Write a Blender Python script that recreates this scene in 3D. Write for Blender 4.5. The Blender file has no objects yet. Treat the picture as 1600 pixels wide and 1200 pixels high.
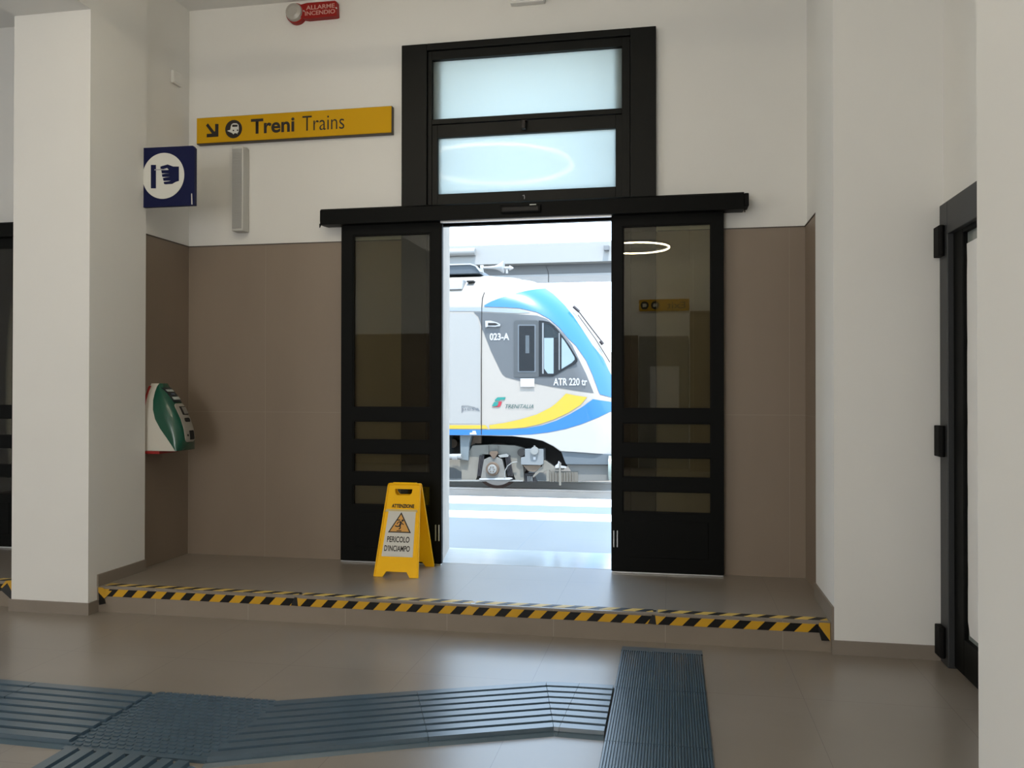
import bpy, bmesh, math, random
from mathutils import Vector, Matrix
random.seed(7)
D = bpy.data
SC = bpy.context.scene
COL = SC.collection

# ------------------------------------------------------------------ camera
YAW, PITCH, ROLL, FPX = math.radians(10.695), math.radians(0.432), math.radians(0.0514), 1327.7
CAMZ = 1.41
cf = Vector((-math.sin(YAW)*math.cos(PITCH), math.cos(YAW)*math.cos(PITCH), math.sin(PITCH)))
r0 = cf.cross(Vector((0, 0, 1))).normalized(); u0 = r0.cross(cf)
cr = math.cos(ROLL)*r0 + math.sin(ROLL)*u0
cu = -math.sin(ROLL)*r0 + math.cos(ROLL)*u0
cam = D.objects.new('camera', D.cameras.new('camera')); COL.objects.link(cam)
cam.data.sensor_width = 36; cam.data.lens = FPX/1600*36
cam.data.clip_start = .05; cam.data.clip_end = 400
cam.matrix_world = Matrix(((cr.x, cu.x, -cf.x, 0), (cr.y, cu.y, -cf.y, 0), (cr.z, cu.z, -cf.z, CAMZ), (0, 0, 0, 1)))
SC.camera = cam

def ray(x, y): return cr*((x-800)/FPX) - cu*((y-600)/FPX) + cf
def oy(x, y, Y):
    d = ray(x, y); t = Y/d.y; return Vector((d.x*t, Y, CAMZ+d.z*t))
def oz(x, y, Z):
    d = ray(x, y); t = (Z-CAMZ)/d.z; return Vector((d.x*t, d.y*t, Z))

# ------------------------------------------------------------------ view, sky, sun, fill lamps
SC.view_settings.view_transform = 'Standard'; SC.view_settings.look = 'None'
SC.view_settings.gamma = 1; SC.view_settings.use_curve_mapping = False
SC.view_settings.exposure = 0.0
w = D.worlds.new('world'); SC.world = w; w.use_nodes = True
nt = w.node_tree; bg = nt.nodes['Background']
tc = nt.nodes.new('ShaderNodeTexCoord'); sp = nt.nodes.new('ShaderNodeSeparateXYZ'); rp = nt.nodes.new('ShaderNodeValToRGB')
nt.links.new(tc.outputs['Generated'], sp.inputs[0]); nt.links.new(sp.outputs['Z'], rp.inputs[0]); nt.links.new(rp.outputs[0], bg.inputs[0])
rp.color_ramp.elements[0].position = 0.0; rp.color_ramp.elements[0].color = (.80, .92, 1, 1)
rp.color_ramp.elements[1].position = 0.9; rp.color_ramp.elements[1].color = (.36, .63, 1, 1)
bg.inputs[1].default_value = 4.6

def lamp(name, kind, energy, color, loc, direction, **kw):
    l = D.lights.new(name, kind); l.energy = energy; l.color = color
    for k, v in kw.items(): setattr(l, k, v)
    o = D.objects.new(name, l); COL.objects.link(o); o.location = loc
    o.rotation_euler = Vector(direction).to_track_quat('-Z', 'Y').to_euler()
    return o
EL = math.radians(69.8)
lamp('sun', 'SUN', 9.5, (1, .97, .92), (0, -10, 30), (-.12, math.cos(EL), -math.sin(EL)), angle=.009)
lamp('fill_left_unseen', 'AREA', 112, (1, .99, .965), (-8.85, -.75, 2.0), (1, 0.2, 0), shape='RECTANGLE', size=3.6, size_y=2.4)  # unseen area lamp, added to light the hall from the left
lamp('fill_rear_added', 'AREA', 128, (1, .985, .96), (-2.5, -3.8, 1.75), (0, 1, .06), shape='RECTANGLE', size=2.3, size_y=2.9)  # area lamp added to brighten the niche; the wall behind is solid

# ------------------------------------------------------------------ materials
MATS = {}
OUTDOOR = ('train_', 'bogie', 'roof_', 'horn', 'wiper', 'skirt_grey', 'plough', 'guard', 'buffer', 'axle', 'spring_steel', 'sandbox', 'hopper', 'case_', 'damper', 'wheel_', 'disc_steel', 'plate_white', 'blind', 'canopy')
def srgb(r, g, b):
    f = lambda c: (c/255/12.92) if c/255 <= .04045 else ((c/255+.055)/1.055)**2.4
    return (f(r), f(g), f(b), 1)
def mat(name, col, rough=.6, metal=0, spec=.5, emit=0, noise=0, nscale=8, bump=0, coat=0):
    if name in MATS: return MATS[name]
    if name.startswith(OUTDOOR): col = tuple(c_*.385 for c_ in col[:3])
    m = D.materials.new(name); m.use_nodes = True; n = m.node_tree; b = n.nodes['Principled BSDF']
    c = tuple(col) if len(col) == 4 else (*col, 1)
    b.inputs['Base Color'].default_value = c; b.inputs['Roughness'].default_value = rough
    b.inputs['Metallic'].default_value = metal; b.inputs['Specular IOR Level'].default_value = spec
    b.inputs['Coat Weight'].default_value = coat
    if emit:
        b.inputs['Emission Color'].default_value = c; b.inputs['Emission Strength'].default_value = emit
    if noise or bump:
        g = n.nodes.new('ShaderNodeNewGeometry'); nz = n.nodes.new('ShaderNodeTexNoise')
        nz.inputs['Scale'].default_value = nscale; nz.inputs['Detail'].default_value = 5
        n.links.new(g.outputs['Position'], nz.inputs['Vector'])
        if noise:
            mx = n.nodes.new('ShaderNodeMix'); mx.data_type = 'RGBA'
            mx.inputs[6].default_value = tuple(x*(1-noise) for x in c[:3])+(1,)
            mx.inputs[7].default_value = tuple(min(1, x*(1+noise)) for x in c[:3])+(1,)
            n.links.new(nz.outputs['Fac'], mx.inputs[0]); n.links.new(mx.outputs[2], b.inputs['Base Color'])
        if bump:
            bp = n.nodes.new('ShaderNodeBump'); bp.inputs['Strength'].default_value = bump; bp.inputs['Distance'].default_value = .01
            n.links.new(nz.outputs['Fac'], bp.inputs['Height']); n.links.new(bp.outputs[0], b.inputs['Normal'])
    MATS[name] = m; return m

def tile_mat(name, ca, cb, joints, jcol, rough=.45, wj=.0016, nscale=2.2, stretch=(1, 1, 1), spec=.5):
    """tiles: cloudy stoneware with thin joints; joints = [(axis, offset, period), ...] in metres"""
    m = D.materials.new(name); m.use_nodes = True; n = m.node_tree; b = n.nodes['Principled BSDF']
    g = n.nodes.new('ShaderNodeNewGeometry'); s = n.nodes.new('ShaderNodeSeparateXYZ'); n.links.new(g.outputs['Position'], s.inputs[0])
    mp = n.nodes.new('ShaderNodeMapping'); mp.inputs['Scale'].default_value = stretch; n.links.new(g.outputs['Position'], mp.inputs[0])
    nz = n.nodes.new('ShaderNodeTexNoise'); nz.inputs['Scale'].default_value = nscale; nz.inputs['Detail'].default_value = 5; nz.inputs['Roughness'].default_value = .5
    n.links.new(mp.outputs[0], nz.inputs['Vector'])
    cr_ = n.nodes.new('ShaderNodeValToRGB'); n.links.new(nz.outputs['Fac'], cr_.inputs[0])
    cr_.color_ramp.elements[0].position = .02; cr_.color_ramp.elements[0].color = (*ca[:3], 1)
    cr_.color_ramp.elements[1].position = .98; cr_.color_ramp.elements[1].color = (*cb[:3], 1)
    prev = None
    def M(op, a, bb=None):
        q = n.nodes.new('ShaderNodeMath'); q.operation = op
        for i, v in enumerate((a, bb)):
            if v is None: continue
            if isinstance(v, (int, float)): q.inputs[i].default_value = v
            else: n.links.new(v, q.inputs[i])
        return q.outputs[0]
    for ax, off, per in joints:
        f = M('FRACT', M('ADD', M('DIVIDE', M('SUBTRACT', s.outputs['XYZ'.index(ax)], off), per), 100.5))
        d = M('MULTIPLY', M('ABSOLUTE', M('SUBTRACT', f, .5)), per)
        j = M('LESS_THAN', d, wj)
        prev = j if prev is None else M('MAXIMUM', prev, j)
    mx = n.nodes.new('ShaderNodeMix'); mx.data_type = 'RGBA'
    n.links.new(prev, mx.inputs[0]); n.links.new(cr_.outputs[0], mx.inputs[6]); mx.inputs[7].default_value = (*jcol[:3], 1)
    n.links.new(mx.outputs[2], b.inputs['Base Color'])
    rr = M('ADD', M('MULTIPLY', nz.outputs['Fac'], .04), rough)
    n.links.new(rr, b.inputs['Roughness']); b.inputs['Specular IOR Level'].default_value = spec
    return m

PL = mat('plaster_white', (.76, .755, .73), .9, noise=.02, nscale=3, bump=.05)
PLC = mat('plaster_ceiling', (.76, .755, .735), .95, noise=.015, nscale=2)
WT = tile_mat('brown_wall_tile', (.205, .158, .118), (.265, .21, .16), [('X', -3.01, .63), ('Z', 1.246, 1.26)], (.30, .25, .20), .5, .0013, 2.0, (1, 1, .35))
WTS = tile_mat('brown_side_tile', (.195, .15, .11), (.25, .195, .15), [('Z', 1.246, 1.26)], (.29, .24, .19), .5, .0013, 2.0, (1, 1, .35))
FL = tile_mat('grey_floor_tile', (.21, .18, .145), (.29, .255, .215), [('X', -.67, .63), ('Y', 4.08, 1.26)], (.15, .13, .11), .29, .0013, 1.6, (1, 1.3, 1), 1.0)
FU = tile_mat('grey_landing_tile', (.21, .18, .145), (.29, .255, .215), [('X', -.67, .63), ('Y', 5.54, 1.26)], (.15, .13, .11), .29, .0013, 1.6, (1, 1.3, 1), 1.0)
RS = tile_mat('riser_tile', (.20, .165, .125), (.26, .215, .17), [('X', -.67, .63)], (.33, .29, .24), .5, .0014, 3)
BBM = mat('skirting_tile', (.23, .195, .16), .55, noise=.12, nscale=4)
BK = mat('black_aluminium', (.0026, .003, .0027), .5, spec=.10)
BK2 = mat('black_frame_paint', (.0055, .006, .005), .5, spec=.2, noise=.25, nscale=5)
RUB = mat('black_rubber_seal', (.004, .004, .004), .7, spec=.15)
ALU = mat('brushed_aluminium', (.55, .56, .57), .35, 1)
YEL = mat('sign_yellow_plastic', (.97, .53, .004), .4, spec=.2)
YSG = mat('sign_panel_yellow', (.60, .335, .008), .55, spec=.1)
INK = mat('black_ink', (.012, .008, .006), .6)
WHT = mat('white_print', (.68, .68, .64), .55)
BLU = mat('sign_navy', (.005, .008, .052), .45, spec=.2)
RED = mat('alarm_red', (.30, .012, .009), .5, spec=.25)
RUBM = mat('dark_rubber_mat', (.055, .095, .13), .31, spec=1.0, noise=.25, nscale=9)
DRK = mat('underframe_black', (.008, .007, .006), .8)

def glass_mat(name, tint, ior=1.5, rough=0.0, boost=1.0):
    m = D.materials.new(name); m.use_nodes = True; n = m.node_tree; n.nodes.clear()
    o = n.nodes.new('ShaderNodeOutputMaterial'); mx = n.nodes.new('ShaderNodeMixShader'); t = n.nodes.new('ShaderNodeBsdfTransparent')
    g = n.nodes.new('ShaderNodeBsdfGlossy'); f = n.nodes.new('ShaderNodeFresnel'); k = n.nodes.new('ShaderNodeMath'); k.operation = 'MULTIPLY'; k.use_clamp = True
    f.inputs[0].default_value = ior; k.inputs[1].default_value = boost; g.inputs['Roughness'].default_value = rough
    t.inputs[0].default_value = (*tint, 1)
    n.links.new(f.outputs[0], k.inputs[0]); n.links.new(k.outputs[0], mx.inputs[0]); n.links.new(t.outputs[0], mx.inputs[1]); n.links.new(g.outputs[0], mx.inputs[2])
    n.links.new(mx.outputs[0], o.inputs[0]); return m
GL = glass_mat('tinted_door_glass', (.74, .735, .63), 1.5, 0, 1.8)
def frosted():
    m = D.materials.new('frosted_glass'); m.use_nodes = True; n = m.node_tree; n.nodes.clear()
    o = n.nodes.new('ShaderNodeOutputMaterial'); a = n.nodes.new('ShaderNodeAddShader')
    mx = n.nodes.new('ShaderNodeMixShader'); t = n.nodes.new('ShaderNodeBsdfTranslucent'); d = n.nodes.new('ShaderNodeBsdfDiffuse')
    g = n.nodes.new('ShaderNodeBsdfGlossy'); f = n.nodes.new('ShaderNodeFresnel'); f.inputs[0].default_value = 1.22
    m2 = n.nodes.new('ShaderNodeMixShader'); g.inputs['Roughness'].default_value = .05
    t.inputs[0].default_value = (.74, .80, .78, 1); d.inputs[0].default_value = (.7, .75, .75, 1); mx.inputs[0].default_value = .04
    n.links.new(t.outputs[0], mx.inputs[1]); n.links.new(d.outputs[0], mx.inputs[2])
    n.links.new(f.outputs[0], m2.inputs[0]); n.links.new(mx.outputs[0], m2.inputs[1]); n.links.new(g.outputs[0], m2.inputs[2])
    m3 = n.nodes.new('ShaderNodeMixShader'); tr = n.nodes.new('ShaderNodeBsdfTransparent'); tr.inputs[0].default_value = (.95, .95, .92, 1); m3.inputs[0].default_value = .085
    n.links.new(m2.outputs[0], m3.inputs[1]); n.links.new(tr.outputs[0], m3.inputs[2]); n.links.new(m3.outputs[0], o.inputs[0]); return m
FG = frosted()

# ------------------------------------------------------------------ mesh helpers
class MB:
    def __init__(s): s.bm = bmesh.new()
    def box(s, x0, x1, y0, y1, z0, z1, bev=0, M=None):
        t = bmesh.new(); bmesh.ops.create_cube(t, size=1)
        for v in t.verts: v.co = Vector(((x0+x1)/2+v.co.x*(x1-x0), (y0+y1)/2+v.co.y*(y1-y0), (z0+z1)/2+v.co.z*(z1-z0)))
        if bev: bmesh.ops.bevel(t, geom=list(t.edges), offset=bev, segments=2, profile=.5, affect='EDGES')
        if M is not None: bmesh.ops.transform(t, matrix=M, verts=t.verts)
        s._add(t); return s
    def _add(s, t):
        me = D.meshes.new('tmp'); t.to_mesh(me); t.free(); s.bm.from_mesh(me); D.meshes.remove(me)
    def cyl(s, a, b, r, r2=None, seg=20):
        a, b = Vector(a), Vector(b); t = bmesh.new(); L = (b-a).length
        bmesh.ops.create_cone(t, cap_ends=True, segments=seg, radius1=r, radius2=r if r2 is None else r2, depth=L)
        q = (b-a).to_track_quat('Z', 'Y').to_matrix().to_4x4(); q.translation = (a+b)/2
        bmesh.ops.transform(t, matrix=q, verts=t.verts); s._add(t); return s
    def tube(s, pts, r, seg=8):
        for a, b in zip(pts, pts[1:]): s.cyl(a, b, r, seg=seg)
        return s
    def prism(s, pts, axis, a, b, bev=0):
        """polygon given as 2D points, extruded along axis from a to b (axis 'Y': pts are x,z; 'X': y,z; 'Z': x,y)"""
        t = bmesh.new()
        def P(p, d):
            return {'Y': (p[0], d, p[1]), 'X': (d, p[0], p[1]), 'Z': (p[0], p[1], d)}[axis]
        va = [t.verts.new(P(p, a)) for p in pts]; vb = [t.verts.new(P(p, b)) for p in pts]
        t.faces.new(va); t.faces.new(vb[::-1]); n = len(pts)
        for i in range(n): t.faces.new((va[i], vb[i], vb[(i+1) % n], va[(i+1) % n]))
        bmesh.ops.recalc_face_normals(t, faces=t.faces)
        if bev: bmesh.ops.bevel(t, geom=list(t.edges), offset=bev, segments=2, profile=.5, affect='EDGES')
        s._add(t); return s
    def quad(s, *p):
        s.bm.faces.new([s.bm.verts.new(Vector(q)) for q in p]); return s
    def loft(s, rings, cap=True, closed=True):
        R = [[s.bm.verts.new(Vector(p)) for p in r] for r in rings]
        n = len(R[0])
        for a, b in zip(R, R[1:]):
            for i in range(n if closed else n-1):
                s.bm.faces.new((a[i], a[(i+1) % n], b[(i+1) % n], b[i]))
        if cap: s.bm.faces.new(R[0][::-1]); s.bm.faces.new(R[-1])
        return s
    def mesh(s, me, M=None):
        if M is not None: me.transform(M)
        s.bm.from_mesh(me); D.meshes.remove(me); return s
    def build(s, name, m, parent=None, smooth=False, auto=None, recalc=True, **tags):
        if recalc: bmesh.ops.recalc_face_normals(s.bm, faces=s.bm.faces)
        me = D.meshes.new(name); s.bm.to_mesh(me); s.bm.free()
        if smooth:
            for p in me.polygons: p.use_smooth = True
            if auto: me.set_sharp_from_angle(angle=math.radians(auto))
        for q in (m if isinstance(m, (list, tuple)) else [m]): me.materials.append(q)
        o = D.objects.new(name, me); COL.objects.link(o)
        if parent is not None:
            o.parent = parent; o.matrix_parent_inverse = PI_.get(parent.name, Matrix())
        for k, v in tags.items(): o[k] = v
        return o
PI_ = {}
def thing(name, label, cat, loc=(0, 0, 0), group=None, kind=None):
    o = D.objects.new(name, None); COL.objects.link(o); o.location = loc; o.empty_display_size = .1
    o['label'] = label; o['category'] = cat
    if group: o['group'] = group
    if kind: o['kind'] = kind
    PI_[o.name] = Matrix.Translation(-Vector(loc))
    return o
def S(b, name, m, label=None, **kw):
    o = b.build(name, m, **kw); o['kind'] = 'structure'
    if label: o['label'] = label
    return o
def curve_mesh(loops, depth):
    """filled outline with holes, in local XY, thickness 2*depth"""
    c = D.curves.new('c', 'CURVE'); c.dimensions = '2D'; c.fill_mode = 'BOTH'; c.extrude = depth
    for lp in loops:
        s = c.splines.new('POLY'); s.points.add(len(lp)-1); s.use_cyclic_u = True
        for i, p in enumerate(lp): s.points[i].co = (p[0], p[1], 0, 1)
    o = D.objects.new('c', c); COL.objects.link(o); dg = bpy.context.evaluated_depsgraph_get(); dg.update()
    me = D.meshes.new_from_object(o.evaluated_get(dg)); D.objects.remove(o); D.curves.remove(c); me.materials.clear(); return me
def text_mesh(txt, w_, h_, depth=.001, bold=0, align='C', shear=0, spacing=1.0):
    """lettering scaled to exactly w_ by h_, lower-left at origin"""
    c = D.curves.new('t', 'FONT'); c.body = txt; c.size = 1; c.extrude = 0; c.offset = bold; c.shear = shear
    c.align_x = 'CENTER' if align == 'C' else 'LEFT'; c.space_character = spacing; c.resolution_u = 4
    o = D.objects.new('t', c); COL.objects.link(o); dg = bpy.context.evaluated_depsgraph_get(); dg.update()
    me = D.meshes.new_from_object(o.evaluated_get(dg)); D.objects.remove(o); D.curves.remove(c); me.materials.clear()
    xs = [v.co.x for v in me.vertices]; ys = [v.co.y for v in me.vertices]
    x0, x1, y0, y1 = min(xs), max(xs), min(ys), max(ys)
    for v in me.vertices:
        v.co = Vector(((v.co.x-x0)/(x1-x0)*w_, (v.co.y-y0)/(y1-y0)*h_, 0))
    return me
def facing_cam(x, y, z):      # local XY -> world XZ plane facing -Y
    return Matrix(((1, 0, 0, x), (0, 0, -1, y), (0, 1, 0, z), (0, 0, 0, 1)))

US = .16          # landing height
WY = 5.95         # back wall plane
# ------------------------------------------------------------------ room shell
b = MB(); b.box(-9.3, 1.6, -4.2, 4.84, -.2, 0); S(b, 'floor', FL, 'grey stone-effect tiled hall floor')
b = MB(); b.box(-9.3, 1.6, 4.845, 5.97, -.2, US); S(b, 'floor_landing', FU, 'raised tiled landing in front of the sliding doors')
b = MB(); b.box(-3.6, .85, 4.835, 4.847, 0, US-.004); b.box(-9, -4.15, 4.835, 4.847, 0, US-.004)
S(b, 'trim_1', RS, 'brown tiled riser of the step')
b = MB(); b.box(-9.3, 1.95, -4.2, 6.5, 4.33, 4.65); S(b, 'ceiling', PLC)
LO = -5.39        # second doorway offset
def wall_back(b):
    for x0, x1 in ((-9.3, -1.80+LO), (-.25+LO, -1.80), (-.25, 1.95)): b.box(x0, x1, WY, 6.5, -.2, 3.9)
    b.box(-9.3, 1.95, WY, 6.5, 3.9, 4.33)
b = MB(); wall_back(b); S(b, 'wall_back', PL, 'white plaster wall above the brown tiles around the doors')
b = MB(); b.box(1.4, 1.6, -4.2, 4.30-.06, -.2, 4.33).box(1.4, 1.6, 4.79, WY, -.2, 4.33).box(1.4, 1.6, 3.3, 4.79, 2.38, 4.33)
b = MB(); b.box(1.4, 1.62, -4.2, 3.55, -.2, 4.33); b.box(1.4, 1.62, 4.79, WY, -.2, 4.33); b.box(1.4, 1.62, 3.55, 4.79, 2.38, 4.33)
b.box(1.70, 1.8, 3.4, 4.9, -.2, 2.6)
S(b, 'wall_right', PL)
b = MB(); b.box(-9.3, -9.1, -4.2, WY, -.2, 4.33); S(b, 'wall_left', PL)
b = MB(); b.box(-9.3, 1.6, -4.2, -3.95, -.2, 4.33); S(b, 'wall_rear', PL)
b = MB(); b.box(-4.15, -3.60, 4.75, 5.33, 0, 4.33).box(-4.15, -3.672, 5.33, WY, US, 4.33).box(-3.672, -3.652, 5.33, WY, 2.515, 4.33).box(-3.652, -3.60, 5.33, WY, 2.9, 2.9001)
b = MB(); b.box(-4.15, -3.60-.0, 4.75, 5.33, 0, 4.33); b.box(-4.15, -3.655, 5.33, WY, 0, 4.33); b.box(-4.15, -3.60, 1.9, 4.75, 3.81, 4.33); b.box(-4.15, -3.60, -3.95, 1.9, 3.81, 4.33)
S(b, 'wall_pier_left', PL, 'white square pillar between the two landings')
b = MB(); b.box(.85, 1.4, 4.80, 5.385, 0, 4.33); b.box(.885, 1.4, 5.385, WY, 0, 4.33); S(b, 'wall_pier_right', PL, 'white square pillar right of the landing')
b = MB(); b.box(.862, 1.4, 1.9, 2.65, 0, 4.33); b.box(.85, 1.4, -3.95, 4.8, 3.81, 4.33); S(b, 'wall_pier_near', PL, 'white pillar at the right edge of the picture')
# brown wall tiles
TZ = 2.506
b = MB(); b.box(-3.655, -1.80, 5.938, 5.952, US, TZ); b.box(-.25, .885, 5.938, 5.952, US, TZ); b.box(-9.1, -1.80+LO, 5.938, 5.952, US, TZ); b.box(-.25+LO, -4.15, 5.938, 5.952, US, TZ)
S(b, 'trim_2', WT, 'brown stoneware tile panels on the back wall')
b = MB(); b.box(-3.657, -3.645, 5.33, 5.938, US, TZ); b.box(.872, .888, 5.385, 5.938, US, TZ); S(b, 'trim_3', WTS, 'brown tile panels on the sides of the niche')
b = MB(); b.box(-3.645, -1.94, 5.933, 5.952, TZ, TZ+.006); b.box(-.10, .885, 5.933, 5.952, TZ, TZ+.006)
b.box(-3.657, -3.640, 5.33, 5.938, TZ, TZ+.006); b.box(.867, .888, 5.385, 5.938, TZ, TZ+.006)
S(b, 'trim_4', mat('bronze_edge_trim', (.06, .045, .035), .5), 'thin dark edging on top of the brown tiles')
# skirting
def skirt(name, segs):
    b = MB()
    for s in segs: b.box(*s)
    return S(b, name, BBM)
skirt('baseboard_left', [(-4.162, -3.588, 4.738, 4.75, 0, .075), (-3.60, -3.588, 4.75, 4.832, 0, .075), (-3.60, -3.588, 4.832, 5.33, US, US+.075)])
skirt('baseboard_right', [(.838, 1.4, 4.788, 4.80, 0, .075), (.838, .85, 4.832, 5.385, US, US+.09), (.838, .85, 4.80, 4.832, 0, US+.09)])
skirt('baseboard_near', [(.85, .862, 1.9, 2.66, 0, .075), (.85, 1.4, 2.65, 2.662, 0, .075), (1.388, 1.4, 2.66, 3.5, 0, .075)])

# rear wall furniture that only shows in the door glass
b = MB(); b.box(-1.2, -.62, -3.95, -3.93, 0, 2.42).box(.30, .86, -3.41, -3.395, 0, 2.8).box(-9.1, -3.2, -3.95, -3.93, 0, 2.5); S(b, 'trim_5', WTS, 'brown tile dado on the rear wall')
b = MB(); b.box(.30, .86, -3.95, -3.41, 0, 4.33); S(b, 'wall_pier_rear', PL)
b = MB(); b.box(-.60, .28, -3.95, -3.90, 0, 2.40).box(-.52, .2, -3.91, -3.895, 2.0, 2.34); S(b, 'door_6', mat('rear_door_grey', (.30, .29, .27), .5))
b = MB(); b.box(-.40, .12, -3.90, -3.885, 1.05, 1.85); S(b, 'trim_10', mat('poster_white', (.75, .75, .75), .5))
t = thing('exit_sign', 'yellow overhead sign mirrored in the right sliding door glass', 'sign', (.2, -3.93, 2.86))
b = MB(); b.box(-.6, 1.0, -3.95, -3.91, 2.86, 3.07); b.build('sign_panel', YSG, t)
b = MB(); M_ = Matrix(((-1, 0, 0, .85), (0, 0, 1, -3.905), (0, 1, 0, 2.90), (0, 0, 0, 1)))
b.mesh(text_mesh('Uscita Exit', .95, .12, bold=.01), M_); b.build('lettering', INK, t)
for x in (-.50, -.31):
    b = MB(); b.cyl((x, -3.911, 2.965), (x, -3.905, 2.965), .075, seg=28); b.build('roundel', INK, t)
    b = MB(); b.box(x-.035, x+.035, -3.906, -3.902, 2.935, 2.995, .002); b.build('symbol', WHT, t)

# window frames added around the fill lamps, on solid wall
def fill_frame(name, x0, x1, y0, y1, z0, z1, ax):
    b = MB(); f = .07
    if ax == 'X':
        for a, c in ((y0, y0+f), (y1-f, y1), ((y0+y1)/2-f/2, (y0+y1)/2+f/2)): b.box(x0, x1, a, c, z0, z1)
        b.box(x0, x1, y0, y1, z0, z0+f).box(x0, x1, y0, y1, z1-f, z1)
    else:
        for a, c in ((x0, x0+f), (x1-f, x1), ((x0+x1)/2-f/2, (x0+x1)/2+f/2)): b.box(a, c, y0, y1, z0, z1)
        b.box(x0, x1, y0, y1, z0, z0+f).box(x0, x1, y0, y1, z1-f, z1)
    return S(b, name, BK)
fill_frame('window_2', -9.1, -9.02, -2.7, 1.2, .7, 3.3, 'X')
fill_frame('window_3', -3.75, -1.3, -3.92, -3.88, .2, 3.3, 'Y')

# ------------------------------------------------------------------ sliding door sets
def rect_frame(b, x0, x1, z0, z1, y0, y1, l, r, bt, tp, bev=.003):
    b.box(x0, x0+l, y0, y1, z0, z1, bev).box(x1-r, x1, y0, y1, z0, z1, bev)
    b.box(x0+l, x1-r, y0, y1, z0, z0+bt, bev).box(x0+l, x1-r, y0, y1, z1-tp, z1, bev)
PZ = [(1.285, 2.54), (1.048, 1.188), (.815, .955), (.577, .724)]
def leaf(name, label, x0, x1, pl, pr, inner):
    t = thing(name, label, 'sliding door', ((x0+x1)/2, 5.89, US), None, 'structure')
    b = MB(); ya, yb = 5.872, 5.912
    z0, z1 = US+.012, 2.63
    b.box(x0, pl, ya, yb, z0, z1, .003).box(pr, x1, ya, yb, z0, z1, .003)
    zs = [z1]+[q for p in PZ for q in (p[1], p[0])]+[z0]
    for i in range(0, len(zs), 2): b.box(pl-.004, pr+.004, ya, yb, zs[i+1], zs[i], .002)
    b.build('leaf_frame', BK, t)
    b = MB(); b.box(pl+.02, pr-.02, ya-.003, ya+.004, .27, .52, .002); b.build('kick_panel', BK, t)
    for z0_, z1_ in PZ:
        b = MB(); rect_frame(b, pl-.001, pr+.001, z0_-.001, z1_+.001, ya+.004, ya+.02, .008, .008, .008, .008, 0); bd = b.build('glazing_bead', RUB, t)
        b = MB(); b.box(pl, pr, 5.890, 5.894, z0_, z1_); b.build('pane', GL, t, label='tinted glass pane of the sliding leaf')
    b = MB(); b.box(x0+.005, x1-.005, ya-.004, yb-.01, US+.002, US+.010); b.build('bottom_strip', ALU, t, label='thin bright metal strip under the leaf')
    for dx in (.018, .042):
        xx = x1-dx if inner == 'R' else x0+dx
        b = MB(); b.box(xx-.004, xx+.004, ya-.008, ya, .335, .45, .002); b.build('flush_pull', ALU, t, label='small chrome pull strip')
    return t
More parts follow.
